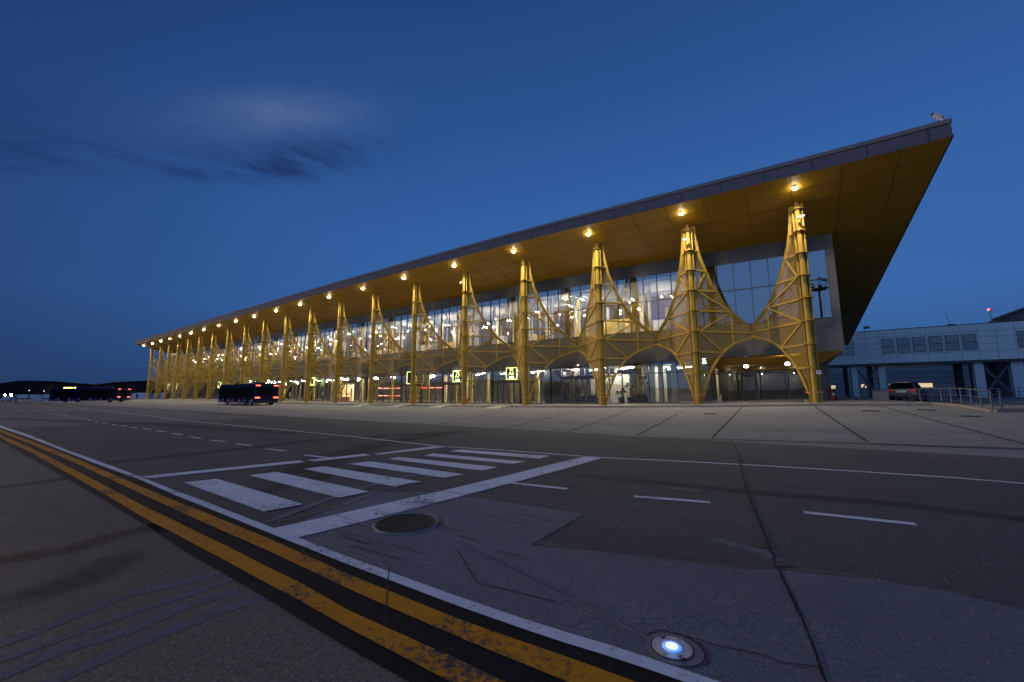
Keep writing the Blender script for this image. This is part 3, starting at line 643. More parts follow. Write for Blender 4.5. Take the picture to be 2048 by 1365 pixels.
TOWER_LBL = {0: 'rightmost golden tower, at the corner, carrying a small white and blue plate', 1: 'second golden tower from the right, with a white camera near its top', 2: 'third golden tower from the right, between the plain glazed arch and the sliding doors',
  3: 'golden tower just right of the A6 gate sign', 4: 'golden tower just right of the A7 sign, with a dome camera', 5: 'golden tower standing in front of the empty lit sign frame', 6: 'golden tower left of the arch with red light strips behind its glass', 7: 'golden tower beside the glowing orange shop',
  8: 'golden tower whose arch shows people at the doors', 9: 'golden tower whose foot stands just right of the nearer bus'}
for i, X in enumerate(COLX):
    t_ = thing('lattice_tower', TOWER_LBL.get(i, 'golden lattice tower, number %d counted from the left end' % (20-i)) if i != 19 else 'leftmost golden lattice tower at the far end of the row', 'lattice tower', (X, 0, ZB[i]), 0, 'golden lattice towers along the terminal front')
    sz = (ZT[i]-ZB[i])/HN
    def part(name, me, sx=1.0):
        o = bpy.data.objects.new(name, me); C.objects.link(o); o.parent = t_; o.scale = (sx, 1, sz); return o
    part('trunk', me_trunk); part('base_plate', me_base)
    for k_ in range(1, 9): part('stiffener_ring', me_ring[k_])
    part('hazard_tape', me_tr)
    if i < 19:
        sx = (COLX[i]-COLX[i+1])/8; part('wing_frame', me_wf[-1], sx); part('wing_screen', me_ws[-1], sx)
    if i > 0:
        sx = (COLX[i-1]-COLX[i])/8; part('wing_frame', me_wf[1], sx); part('wing_screen', me_ws[1], sx)

# ------------------------------------------------------------------ terminal building
TB = thing('terminal_building', 'long airport terminal with golden overhanging roof and glazed two storey front', 'building', (0, 0, 0))
SL = -.237; YF = -2.9; YW = 4.9; PW = 1.63
XL, XR = -151.0, 1.84
def zs(X, Y): return zt(X) + SL*Y
YB = 32.0
def xr_edge(Y): return 6.85 - (Y-YF)*.069
rx = [XL-.0] + [-148+4*k for k in range(37)] + [-1.0, 1.84, 4.4]
def roof_parts():
    ys = [YF, 0, YW, 12, 20, 26, YB]
    b_ = MB(); n = len(ys); cols = rx + [None]
    vs = []
    for X in cols:
        for Y in ys:
            x = xr_edge(Y) if X is None else X
            if X == rx[0]: x = -150.9 - (Y-YF)*.55*0
            vs.append((x, Y, zs(x, Y)))
    N = len(cols)
    b_.add(vs, [(i*n+j, i*n+j+1, (i+1)*n+j+1, (i+1)*n+j) for i in range(N-1) for j in range(n-1)])
    sf = b_.build('soffit', M['soffit'], TB)
    s_ = MB()      # seams of the soffit panels
    for k_ in range(1, 14):
        Y = YF+PW*k_
        for a_, c_ in zip(rx, rx[1:]): s_.beam((a_, Y, zs(a_, Y)-.003), (c_, Y, zs(c_, Y)-.003), .028, .012)
        s_.beam((rx[-1], Y, zs(rx[-1], Y)-.003), (xr_edge(Y), Y, zs(xr_edge(Y), Y)-.003), .028, .012)
    X = 4.75
    while X > -150.5:
        for a_, c_ in ((YF, YW), (YW, 20)):
            if a_ == YW and X < 1.84: continue
            s_.beam((X, a_, zs(X, a_)-.0035), (X, c_, zs(X, c_)-.0035), .028, .012)
        X -= 2.66 if X > 0 else 2.70
    s_.build('panel_seam', M['seam'], sf)
    f_ = MB()      # fascia: lower band, joint, cap
    H0, H1, H2 = .0, .78, 1.0
    def fz(X): return zs(X, YF)
    cs = rx[:-1] + [4.4, xr_edge(YF)]
    for a_, c_ in zip(cs, cs[1:]):
        f_.add([(a_, YF, fz(a_)-.02), (c_, YF, fz(c_)-.02), (c_, YF-.03, fz(c_)+H1-.02), (a_, YF-.03, fz(a_)+H1-.02)], [(0, 1, 2, 3)])
    xe = xr_edge(YF); f_.add([(xe, YF, fz(xe)-.02), (xe-.069*8, YF+8, fz(xe)+SL*8-.02), (xe-.069*8, YF+8, fz(xe)+SL*8+.45), (xe, YF, fz(xe)+H1)], [(0, 1, 2, 3)])
    f_.add([(XL+.1, YF, fz(XL)-.02), (XL+.1, YF+8, fz(XL)+SL*8-.02), (XL+.1, YF+8, fz(XL)+SL*8+.45), (XL+.1, YF, fz(XL)+H1)], [(0, 1, 2, 3)])
    fo = f_.build('fascia', M['fascia'], TB)
    j_ = MB(); X = 5.9
    while X > -150: j_.beam((X, YF-.012, fz(X)), (X, YF-.035, fz(X)+H1-.03), .022, .02, (0, 1, 0)); X -= 2.66
    for a_, c_ in zip(cs, cs[1:]): j_.beam((a_, YF-.03, fz(a_)+H1-.01), (c_, YF-.03, fz(c_)+H1-.01), .05, .05)
    j_.build('fascia_seam', M['seam'], fo)
    c_b = MB()
    for a_, c_ in zip(cs, cs[1:]): c_b.add([(a_, YF-.07, fz(a_)+H1+.02), (c_, YF-.07, fz(c_)+H1+.02), (c_, YF-.06, fz(c_)+H2+.05), (a_, YF-.06, fz(a_)+H2+.05), (c_, YF+.25, fz(c_)+H2+.06), (a_, YF+.25, fz(a_)+H2+.06)], [(0, 1, 2, 3), (3, 2, 4, 5)])
    c_b.add([(xe+.03, YF-.07, fz(xe)+H1), (xe+.03, YF+.3, fz(xe)+H1), (xe+.03, YF+.3, fz(xe)+H2+.05), (xe+.03, YF-.07, fz(xe)+H2+.05)], [(0, 1, 2, 3)])
    c_b.build('roof_cap', M['capm'], fo)
    e_ = MB()      # dark edge trim that runs back along the right and left verge
    e_.beam((xe+.02, YF+.02, zs(xe, YF)+.05), (xr_edge(YB)+.02, YB, zs(xr_edge(YB), YB)+.05), .06, .16)
    e_.build('verge_trim', M['dark'], TB)
    MB().beam((-150.95, YF+.02, zs(XL, YF)+.05), (-150.95, YB, zs(XL, YB)+.05), .06, .16).build('verge_trim', M['dark'], TB)
    top = MB()
    for a_, c_ in zip(cs, cs[1:]):
        za, zc = fz(a_)+H2, fz(c_)+H2
        xa, xc = a_, c_
        top.add([(xa, YF+.2, za), (xc, YF+.2, zc), (min(xc, xr_edge(YB)), YB, zc-3.2), (min(xa, xr_edge(YB)), YB, za-3.2)], [(0, 1, 2, 3)])
    top.build('roof', M['capm'], TB)
roof_parts()

NB0, NB1, NW0, NTR, NW1 = 3.95, 4.0, 6.66, 9.75, 12.25     # cladding bottom, window sill, transom, window head (nominal)
# in world: bottom of box ~ 3.05+1.6, sill 5.6+1.6 (right end), head 11.3+1.6
def zrow(X, which):
    t_ = max(0, min(1, -X/22))
    return {'bot': 4.63-.30*t_, 'sill': 7.17+.32*t_, 'tr': 10.29+.1*t_, 'head': 12.62+.45*t_}[which]
m_ = MB(); cl = [XL] + [-148+4*k for k in range(37)] + [-1.0, XR]
head = MB(); low = MB()
for a_, c_ in zip(cl, cl[1:]):
    head.add([(a_, YW, zrow(a_, 'head')), (c_, YW, zrow(c_, 'head')), (c_, YW, zs(c_, YW)-.01), (a_, YW, zs(a_, YW)-.01)], [(0, 1, 2, 3)])
    low.add([(a_, YW, zrow(a_, 'bot')), (c_, YW, zrow(c_, 'bot')), (c_, YW, zrow(c_, 'sill')), (a_, YW, zrow(a_, 'sill'))], [(0, 1, 2, 3)])
    low.add([(a_, YW, zrow(a_, 'bot')), (c_, YW, zrow(c_, 'bot')), (c_, YW+.5, zrow(c_, 'bot')), (a_, YW+.5, zrow(a_, 'bot'))], [(0, 1, 2, 3)])
head.build('upper_cladding', M['clad'], TB); lw = low.build('lower_cladding', M['clad'], TB)
# right hand gable wall and corner post
g_ = MB(); g_.add([(XR, YW, 4.63), (XR, YB, 4.63), (XR, YB, zs(XR, YB)), (XR, YW, zs(XR, YW)-.01)], [(0, 1, 2, 3)])
g_.box(XR-.50, XR+.01, YW-.012, YW+.3, 4.62, 12.6)
g_.build('gable_wall', M['clad'], TB)
g_ = MB(); g_.add([(XL, YW, .3), (XL, YB, .3), (XL, YB, zs(XL, YB)), (XL, YW, zs(XL, YW))], [(0, 1, 2, 3)]); g_.build('gable_wall', M['clad'], TB)
g_ = MB(); g_.add([(XL, YB, .3), (-9, YB, .3), (-9, YB, 8), (XL, YB, 8)], [(0, 1, 2, 3)]); g_.build('rear_wall', M['clad'], TB)
s_ = MB(); X = XR-.5
while X > XL:
    s_.box(X-.012, X+.012, YW-.016, YW, zrow(X, 'head'), zs(X, YW)-.03); s_.box(X-.010, X+.010, YW-.012, YW, zrow(X, 'bot')+.02, zrow(X, 'sill')); X -= 1.34
s_.build('cladding_seam', M['seam'], TB)
# chamfered underside at the right corner
u_ = MB(); u_.add([(XR, YW+.4, 4.63), (XR, YB, 4.63), (XR-1.3, YB, 3.9), (XR-1.3, 9.5, 3.9), (XR-1.3, YW+2.4, 3.95)], [(0, 1, 2, 3, 4)])
u_.add([(XR, YW, 4.62), (XR-9.6, YW, 4.4), (XR-9.6, YW+2.4, 3.95), (XR-1.3, YW+2.4, 3.95)], [(0, 1, 2, 3)])
u_.add([(XR-1.3, YW+2.4, 3.95), (XR-9.6, YW+2.4, 3.95), (XR-9.6, 24, 3.9), (XR-1.3, 24, 3.9)], [(0, 1, 2, 3)])
u_.build('passage_ceiling', M['soffit'], TB)

# windows bay by bay: upper curtain wall and ground floor glazing
edgesx = [XR-.5] + [(a_+b_)/2 for a_, b_ in zip(COLX, COLX[1:])] + [XL]
edgesx = [XR-.5] + COLX[1:] ; edgesx[-1] = XL+.2
for i in range(19):
    x1, x0 = edgesx[i], edgesx[i+1]
    m_ = MB(); m_.add([(x0, YW+.06, zrow(x0, 'sill')), (x1, YW+.06, zrow(x1, 'sill')), (x1, YW+.06, zrow(x1, 'head')), (x0, YW+.06, zrow(x0, 'head'))], [(0, 1, 2, 3)])
    wd = m_.build('window', M['glass'], TB)
    f_ = MB(); nn = 6 if i else 7
    for k_ in range(nn+1):
        X = x0+(x1-x0)*k_/nn; f_.box(X-.03, X+.03, YW-.02, YW+.12, zrow(X, 'sill'), zrow(X, 'head'))
    f_.beam((x0, YW+.05, zrow(x0, 'tr')), (x1, YW+.05, zrow(x1, 'tr')), .13, .06)
    f_.beam((x0, YW+.04, zrow(x0, 'sill')+.03), (x1, YW+.04, zrow(x1, 'sill')+.03), .15, .08)
    f_.build('frame', M['frame'], wd)
    if i == 0: continue
    zc = zb((x0+x1)/2)
    m_ = MB(); m_.add([(x0, YW+.45, zb(x0)), (x1, YW+.45, zb(x1)), (x1, YW+.45, zrow(x1, 'bot')), (x0, YW+.45, zrow(x0, 'bot'))], [(0, 1, 2, 3)])
    wd = m_.build('lobby_window', M['glass2'], TB)
    f_ = MB()
    for k_ in range(nn+1):
        X = x0+(x1-x0)*k_/nn; f_.box(X-.035, X+.035, YW+.36, YW+.52, zb(X), zrow(X, 'bot'))
    f_.beam((x0, YW+.44, zc+2.85), (x1, YW+.44, zc+2.85), .16, .07); f_.beam((x0, YW+.44, zc+.05), (x1, YW+.44, zc+.05), .16, .1)
    f_.build('frame', M['frame'], wd)
# sliding doors / gate doors with dark portal frames
def door(x0, x1, h, mt=M['frame'], y=YW+.30):
    z = zb((x0+x1)/2); f_ = MB()
    f_.box(x0-.09, x0+.02, y-.1, y+.06, z, z+h+.12); f_.box(x1-.02, x1+.09, y-.1, y+.06, z, z+h+.12); f_.box(x0+.02, x1-.02, y-.1, y+.06, z+h, z+h+.26)
    do = f_.build('door', mt, TB)
    n_ = 4 if x1-x0 > 2.6 else 2
    for k_ in range(n_):
        a_ = x0+(x1-x0)*k_/n_; c_ = x0+(x1-x0)*(k_+1)/n_
        l_ = MB(); l_.box(a_+.02, a_+.07, y-.04, y, z+.03, z+h); l_.box(c_-.07, c_-.02, y-.04, y, z+.03, z+h); l_.box(a_+.07, c_-.07, y-.04, y, z+.03, z+.12); l_.box(a_+.07, c_-.07, y-.04, y, z+h-.08, z+h)
        l_.build('door_leaf', mt, do)
p = atY(1124, 760, YW+.3).x; q = atY(1192, 760, YW+.3).x; door(p, q, 2.65)
for x0, x1 in ((996, 1040), (888, 921), (803, 842), (612, 633)):
    p = atY(x0, 770, YW+.3).x; q = atY(x1, 770, YW+.3).x; door(p, q, 2.5, M['dark'])

# ---------------------------------------------------------------- interior
XI = -8.6
def room(name, mt, boxes, par=TB):
    m_ = MB()
    for b_ in boxes: m_.box(*b_)
    return m_.build(name, mt, par)
room('upper_floor', M['infloor'], [(XL+.3, XR-.2, YW+.2, YB-.4, 6.2, 6.5)])
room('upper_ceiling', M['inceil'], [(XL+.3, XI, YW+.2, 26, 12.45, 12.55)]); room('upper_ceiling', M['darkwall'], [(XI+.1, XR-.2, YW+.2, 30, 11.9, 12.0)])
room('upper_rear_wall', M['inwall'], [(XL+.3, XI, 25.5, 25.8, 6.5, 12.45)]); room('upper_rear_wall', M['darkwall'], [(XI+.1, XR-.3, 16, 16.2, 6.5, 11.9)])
room('partition_wall', M['inwall'], [(XI-.1, XI+.1, YW+.9, 25.5, 6.5, 12.45)]); room('partition_wall', M['inwall'], [(XI-.05, XI+.1, YW+.9, 20, .5, 4.2)])
room('lobby_ceiling', M['lobceil'], [(XL+.3, XI-.1, YW+.5, 20, 4.22, 4.3)]); M['lobrear'] = mat('lobby_rear_panel', (.16, .16, .165), .7, var=.2, vscale=.4)
room('lobby_rear_wall', M['lobrear'], [(XL+.3, XI, 19.6, 19.8, .2, 4.2)])
# slatted ceiling rafts
m_ = MB()
for cx, c0, c1 in ((-12.5, 5.6, 9.5), (-18.5, 5.6, 9.0), (-26, 6, 10)):
    for k_ in range(26): m_.box(cx-2.6, cx+2.6, c0+k_*.15, c0+k_*.15+.07, 12.30, 12.36)
m_.build('ceiling_raft', M['slat'], TB)
# inner columns, yellow kiosks, white boxes on the upper floor and in the lobby
m_ = MB()
for i, X in enumerate(COLX[1:]):
    for Y, w_ in ((8.3, .3), (15.5, .35)):
        if X < XI-1: m_.box(X-w_/2+2.2, X+w_/2+2.2, Y-w_/2, Y+w_/2, 6.5, 12.45)
m_.build('inner_column', M['inyel'], TB)
rk = random.Random(3)
m_ = MB(); m2 = MB(); m3 = MB()
for X, w_, Y, h in ((-17.6, 3.4, 9.2, 3.2), (-30.5, 3.2, 10.5, 2.8), (-43, 3.0, 9, 2.6), (-61, 4, 11, 2.8), (-78, 4, 10, 2.7)):
    m_.box(X-w_/2, X+w_/2, Y, Y+2.4, 6.5, 6.5+h)
for X, w_, Y, h in ((-9.9, 1.0, 6.2, 4.6), (-13.2, 1.2, 11, 3.0), (-21.4, 1.6, 9, 2.5), (-36, 2.2, 12, 3.2), (-51, 3, 11, 2.9), (-70, 3, 12, 3)):
    m2.box(X-w_/2, X+w_/2, Y, Y+1.2, 6.5, 6.5+h)
m_.build('yellow_kiosk', M['inyel'], TB); m2.build('white_kiosk', M['inwall'], TB)
# mezzanine grid of yellow frames behind the fourth bay
m3 = MB()
for X in (-24.8, -26.3, -27.8, -29.3): m3.box(X-.06, X+.06, 7.5, 7.62, 6.5, 12.3)
for z in (7.9, 9.2, 10.5, 11.7): m3.box(-29.4, -24.7, 7.5, 7.6, z, z+.07)
for X in [-33-3.1*k for k in range(34)]: m3.box(X-.09, X+.09, 7.0, 7.18, 6.5, 12.4)
m3.build('yellow_mullion_grid', M['inyel'], TB)
fn = MB(); X = -9.6
while X > -147: fn.box(X-.045, X+.045, YW+.14, YW+.42, 7.5, 12.4); X -= 2.72
fn.build('inner_fin', M['inwall'], TB)
fn = MB()
for X in [-10.8-4.07*k for k in range(33)]: fn.box(X-.22, X+.22, 10.6, 11.0, 6.5, 12.4)
fn.build('inner_pillar', M['inwall'], TB)
# lobby: yellow posts, grey posts, white pillars
m_ = MB(); m4 = MB()
for X in (-26.4, -30.1, -33.8, -36.4, -39.2, -41.5, -44.6, -47.2, -52.5, -58.5, -60.5, -66.5, -69, -75, -80, -86): m_.box(X-.13, X+.13, 6.6, 6.9, zb(X), 4.2)
for X in (-10.9, -12.1): m4.box(X-.24, X+.24, 6.6, 7.1, zb(X), 4.2)
for X in (-27.2, -35.2, -39, -43, -50, -55, -63): m4.box(X-.12, X+.12, 8.6, 8.9, zb(X), 4.2)
m_.build('lobby_post', M['inyel'], TB); m4.build('lobby_pillar', M['inwall'], TB)
m_ = MB(); m_.box(-20.3, -15.9, 8.6, 8.7, .5, 3.6); m_.box(-14.2, -12.9, 7.5, 12, .5, 4.2); m_.build('lobby_partition', M['wallgrey'], TB)
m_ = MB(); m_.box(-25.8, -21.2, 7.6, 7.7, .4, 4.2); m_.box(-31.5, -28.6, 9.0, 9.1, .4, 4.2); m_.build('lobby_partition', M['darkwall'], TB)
# glowing orange shop
xa = atY(670, 790, YW+2).x; xb = atY(697, 790, YW+2).x
sh = thing('shop', 'brightly lit orange shop with glowing shelves behind the glass', 'shop', ((xa+xb)/2, YW+2.0, zb(xa)+.02))
wS = xb-xa
m_ = MB(); m_.box(-wS/2, wS/2, .9, 1.0, 0, 3.0); m_.build('back_panel', M['shopw'], sh)
m_ = MB(); m_.box(-wS/2, wS/2, 0, .3, 0, .75); m_.build('counter', mat('orange_counter', (.7, .12, .02), .5), sh)
for z in (1.1, 1.5, 1.9, 2.3): MB().box(-wS/2, wS/2, .55, .9, z, z+.04).build('shelf', M['inyel'], sh)
for k_ in range(8): MB().ball((-wS/2+wS*(k_+.5)/8, .4, 1.0+.42*(k_ % 4)), .07, 8, 6).build('lamp', M['shoplamp'], sh)
m_ = MB()
for k_ in range(26): m_.cbox((rk.uniform(-wS/2+.1, wS/2-.1), .7, rk.choice((1.14, 1.54, 1.94, 2.34))+.1), .12, .12, rk.uniform(.12, .25))
m_.build('goods', M['redp'], sh)
# red light strips hung in the lobby
for (x0, x1, y) in ((755, 800, 777), (755, 800, 792), (840, 890, 776)):
    a_ = atY(x0, y, YW+3); c_ = atY(x1, y, YW+3); m_ = MB(); m_.tube(a_, c_, .06, n=6)
    tag(m_.build('light_strip', M['redl']), {777: 'upper red light strip glowing behind the glass left of the empty sign frame', 792: 'lower red light strip glowing behind the glass left of the empty sign frame', 776: 'red light strip behind the glass below and left of the A7 sign'}[y], 'light strip', 'red light strips in the lobby')
# round lobby and hall fixtures
def light_proto(kind):
    m_ = MB()
    if kind == 'long': m_.box(-.42, .42, -.05, .05, -.05, 0)
    else: m_.tube((0,0,-.09), (0,0,0), .085, n=10)
    return m_
def make_lamp(kind, label, group):
    mt = M['soft'] if kind == 'long' else M['softs']
    o = thing('ceiling_light', label, 'ceiling light', (0,0,0), 0, group)
    h = MB()
    if kind == 'long': h.box(-.58, .58, -.07, .07, 0, .05)
    else: h.tube((0,0,0), (0,0,.08), .13, n=10)
    h.build('housing', M['dark'], o); light_proto(kind).build('diffuser', mt, o); return o
pl_long = make_lamp('long', 'short bright linear lamp hanging under the upper hall ceiling', 'linear lamps in the upper hall'); used = False
rl = random.Random(21)
for i in range(46):
    X = -11.5-3.0*i+rl.uniform(-.5, .5)
    o = pl_long if i == 0 else copy_tree(pl_long)
    o.location = (X, rl.choice((7.2, 9.5, 12.0)), 12.1 if rl.random() < .5 else 11.3); o.rotation_euler.z = rad(90)
pl_dot = make_lamp('dot', 'small round downlight glowing under the upper hall ceiling', 'round downlights in the upper hall')
for i in range(92):
    o = pl_dot if i == 0 else copy_tree(pl_dot)
    o.location = (-10.5-1.5*i+rl.uniform(-.6, .6), rl.choice((6.6, 8.0, 10.5, 13.5, 17.0)), rl.choice((12.3, 11.6, 10.9, 10.1)))
pl_lob = make_lamp('long', 'short linear lamp set in the ground floor lobby ceiling', 'linear lamps in the lobby')
k_ = 0
for X in [-10.3-1.0*j for j in range(4)] + [-14.2-1.05*j for j in range(9)] + [-24.5-1.5*j for j in range(52)]:
    o = pl_lob if k_ == 0 else copy_tree(pl_lob); k_ += 1
    o.location = (X, 7.2+(k_ % 3)*1.3+(2.0 if X > -14 else 0), 4.19)
def fill_light(x, y, z, e, lbl, grp):  # lamp with a point light, added to brighten the rooms behind the glass
    t_ = thing('fill_lamp', lbl, 'fill lamp', (x, y, z), 0, grp); MB().tube((0,0,0), (0,0,.16), .16, .10, 14).build('shade', M['dark'], t_); MB().ball((0,0,-.02), .09, 10, 6, .7).build('bulb', M['softs'], t_)
    l_ = bpy.data.lights.new('fill_glow', 'POINT'); l_.energy = e; l_.color = (1, .80, .50); l_.shadow_soft_size = .3; o = bpy.data.objects.new('fill_glow', l_); C.objects.link(o); o.parent = t_; o.location = (0, 0, -.35)
for k_ in range(12): fill_light(-12-6.3*k_-.3*k_*k_, 8.2, 11.4, 330+10*k_, 'round fill lamp added to brighten the upper hall', 'added fill lamps in the upper hall')
for k_ in range(12): fill_light(-11.5-5.2*k_-.3*k_*k_, 7.6, 3.9, 70, 'round fill lamp added to brighten the ground floor lobby', 'added fill lamps in the lobby')
# soffit downlights: a lamp in front of every tower
dl0 = thing('soffit_lamp', 'bright warm downlight in the roof overhang', 'downlight', (0,0,0), 0, 'downlights in the roof overhang')
MB().tube((0,0,-.10), (0,0,.05), .16, .16, 16).build('housing', M['dark'], dl0); MB().ball((0,0,-.12), .17, 14, 8, .75).build('bulb', M['warm'], dl0)
LD = bpy.data.lights.new('soffit_spot', 'SPOT'); LD.energy = 2700; LD.color = (1, .85, .58); LD.spot_size = rad(150); LD.spot_blend = .9; LD.shadow_soft_size = .12
lo = bpy.data.objects.new('spot', LD); C.objects.link(lo); lo.parent = dl0; lo.location = (0, 0, -.25)
for i, X in enumerate(COLX):
    o = dl0 if i == 0 else copy_tree(dl0)
    o.location = (X-.05, -1.75, zs(X, -1.75))
    o['label'] = 'warm downlight in the roof overhang above ' + (TOWER_LBL[i].replace('golden', 'the golden') if False else ['the rightmost corner tower', 'the second tower from the right', 'the third tower from the right', 'the tower right of the A6 sign', 'the tower right of the A7 sign', 'the tower with the empty sign frame', 'the tower left of the red strips', 'the tower beside the orange shop', 'the tower with people at the doors', 'the tower just right of the nearer bus'][i] if i < 10 else 'tower number %d counted from the left end' % (20-i))

# floodlights under the lower cladding
def flood(px, py, Y, lbl, e=120, warm=False):
    p = atY(px, py, Y); t_ = thing('floodlight', lbl, 'floodlight', tuple(p), 0, 'floodlights under the first floor')
    MB().box(-.16, .16, .03, .16, -.14, .14).build('housing', M['dark'], t_, .01)
    MB().box(-.13, .13, -.0, .03, -.10, .10).build('lens', M['warm'] if warm else M['flood'], t_)
    MB().box(-.02, .02, .10, .14, .14, .42).build('bracket', M['dark'], t_)
    l_ = bpy.data.lights.new('flood_spot', 'SPOT'); l_.energy = e; l_.color = (1, .87, .66); l_.spot_size = rad(140); l_.spot_blend = .8; l_.shadow_soft_size = .1
    o = bpy.data.objects.new('flood_spot', l_); C.objects.link(o); o.parent = t_; o.location = (0, -.08, 0); o.rotation_euler = (rad(50), 0, 0)
flood(1575, 728, 5.2, 'bright floodlight right of centre under the rightmost arch', 260); flood(1492, 733, 8.0, 'bright floodlight left of centre under the rightmost arch', 200)
flood(1156, 729, 5.0, 'bright floodlight above the sliding doors', 240); flood(1022, 740, 4.8, 'floodlight just above the A6 gate sign', 240); flood(911, 744, 4.8, 'floodlight just above the A7 gate sign', 240)
flood(683, 757, 4.8, 'small floodlight above the orange shop', 200); flood(705, 773, 4.6, 'bright floodlight just right of the orange shop', 260, True); flood(627, 757, 4.8, 'floodlight above the lit sign near the people', 200)
flood(571, 769, 4.2, 'warm floodlight behind the rear of the nearer bus', 260, True); flood(537, 762, 4.8, 'floodlight above the roof of the nearer bus', 160); flood(501, 763, 4.8, 'small floodlight above the front half of the nearer bus', 120)
flood(1408, 725, 6.5, 'small triple spotlight left of the rightmost arch', 60)

# gate signs
def sign(px, py, wpx, text, Y=4.55, lbl=''):
    p = atY(px, py, Y); q = atY(px+wpx, py, Y); W_ = abs(q.x-p.x); H_ = W_*.92 if text else W_*1.0
    t_ = thing('gate_sign', lbl, 'sign', tuple(p), 0, 'lit gate signs')
    f_ = MB(); b_ = .07*W_/1.6+.02
    f_.box(-W_/2, W_/2, -.05, .05, H_/2-b_, H_/2); f_.box(-W_/2, W_/2, -.05, .05, -H_/2, -H_/2+b_); f_.box(-W_/2, -W_/2+b_, -.05, .05, -H_/2+b_, H_/2-b_); f_.box(W_/2-b_, W_/2, -.05, .05, -H_/2+b_, H_/2-b_)
    f_.build('lit_frame', M['signy'], t_, .02)
    MB().box(-W_/2+b_+.01, W_/2-b_-.01, .0, .04, -H_/2+b_+.01, H_/2-b_-.01).build('panel', M['dark'], t_)
    MB().box(-.03, .03, .05, .9, -.03, .03).build('bracket', M['dark'], t_)
    if text:
        cu_ = bpy.data.curves.new('lettering', 'FONT'); cu_.body = text; cu_.size = H_*.46; cu_.align_x = 'CENTER'; cu_.align_y = 'CENTER'; cu_.extrude = .01; cu_.offset = .012
        o = bpy.data.objects.new('lettering', cu_); C.objects.link(o); o.parent = t_; o.location = (0, -.02, .0); o.rotation_euler = (rad(90), 0, 0); cu_.materials.append(M['signy']); bpy.context.view_layer.update(); me_ = bpy.data.meshes.new_from_object(o.evaluated_get(bpy.context.evaluated_depsgraph_get())); mo = bpy.data.objects.new('lettering', me_); C.objects.link(mo); mo.parent = t_; mo.location = o.location; mo.rotation_euler = o.rotation_euler; bpy.data.objects.remove(o)
        me_.materials.clear(); me_.materials.append(M['signy'])
        MB().box(-W_*.22, W_*.22, -.02, -.005, -H_*.38, -H_*.25).build('lower_bar', M['signw'], t_); MB().box(-W_*.16, W_*.16, -.02, -.005, H_*.25, H_*.40).build('upper_bar', M['signy'], t_)
sign(1023, 747.5, 22, 'A6', lbl='lit square gate sign reading A6'); sign(915, 753, 19, 'A7', lbl='lit square gate sign reading A7, partly behind a tower'); sign(822, 756, 17, '', lbl='lit square sign frame half hidden behind a tower trunk')
for px, py, w_, lb in ((625, 763.5, 9, 'small yellow green lit sign above the people at the doors'), (439, 770, 6, 'small yellow green lit sign over the front of the nearer bus'), (352, 773, 4, 'small yellow green lit sign seventh from the right'), (337, 773.5, 4, 'leftmost small yellow green lit sign')):
    p = atY(px, py, 4.4); q = atY(px+w_, py, 4.4); W_ = abs(q.x-p.x); t_ = thing('gate_sign', lb, 'sign', tuple(p), 0, 'lit gate signs')
    MB().box(-W_/2, W_/2, -.04, .04, -.75, .75).build('lit_frame', M['signy'], t_, .05); MB().box(-W_/4, W_/4, -.05, -.03, -.45, .45).build('panel', M['dark'], t_)

# passage under the right end: rear glazing, door frames, ribbed side glazing, posts
PS = thing('entrance_porch', 'recessed dark glazed porch with framed doors under the rightmost arch', 'porch', (0, 0, 0))
zf = zb(-4)
m_ = MB(); m_.add([(XI, 15, zf), (.2, 15, zf), (.2, 15, 3.9), (XI, 15, 3.9)], [(0, 1, 2, 3)]); gz = m_.build('window', M['porchglass'], PS)
f_ = MB()
for X in (-8.5, -6.4, -4.3, -2.2, -.1): f_.box(X-.05, X+.05, 14.9, 15.05, zf, 3.9)
f_.box(-8.5, -.1, 14.92, 15.03, zf+2.7, zf+2.8); f_.build('frame', M['dark'], gz)
for x0, x1 in ((-6.05, -4.65), (-2.0, -.5)):
    d_ = MB(); d_.box(x0, x0+.16, 14.7, 14.9, zf, zf+2.6); d_.box(x1-.16, x1, 14.7, 14.9, zf, zf+2.6); d_.box(x0+.16, x1-.16, 14.7, 14.9, zf+2.42, zf+2.6); d_.build('door_frame', M['clad'], PS)
m_ = MB(); m_.add([(XI+.12, YW+.45, zf), (XI+.12, 15, zf), (XI+.12, 15, 4.0), (XI+.12, YW+.45, 4.0)], [(0, 1, 2, 3)]); gz = m_.build('side_window', M['porchglass'], PS)
f_ = MB()
for k_ in range(9): Y = YW+.5+k_*1.15; f_.box(XI+.08, XI+.2, Y-.05, Y+.05, zf, 4.0)
f_.build('frame', M['clad'], gz)
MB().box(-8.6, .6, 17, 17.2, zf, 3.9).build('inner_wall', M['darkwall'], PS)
for x, y, Y, lb in ((1655, 804, 11.5, 'grey square pillar at the right end of the porch'),):
    p = atY(x, y, Y); t_ = thing('pillar', lb, 'pillar', (p.x, Y, .7)); MB().box(-.32, .32, -.3, .3, 0, 3.6).build('shaft', M['clad'], t_, .01); MB().box(-.36, .36, -.34, .34, 0, .12).build('base', M['kerb'], t_)
for x, Y, lb in ((1520, 10, 'golden inner post behind the rightmost arch'), ):
    pass
for k_, X in enumerate((-7.2, -4.2, -1.4)): fill_light(X, 16.1, 3.55, 8, ['warm fill lamp added inside the porch glazing, left one', 'warm fill lamp added inside the porch glazing, middle one', 'warm fill lamp added inside the porch glazing, right one'][k_], 'added fill lamps inside the porch glazing')  # lamps added to light the porch interior
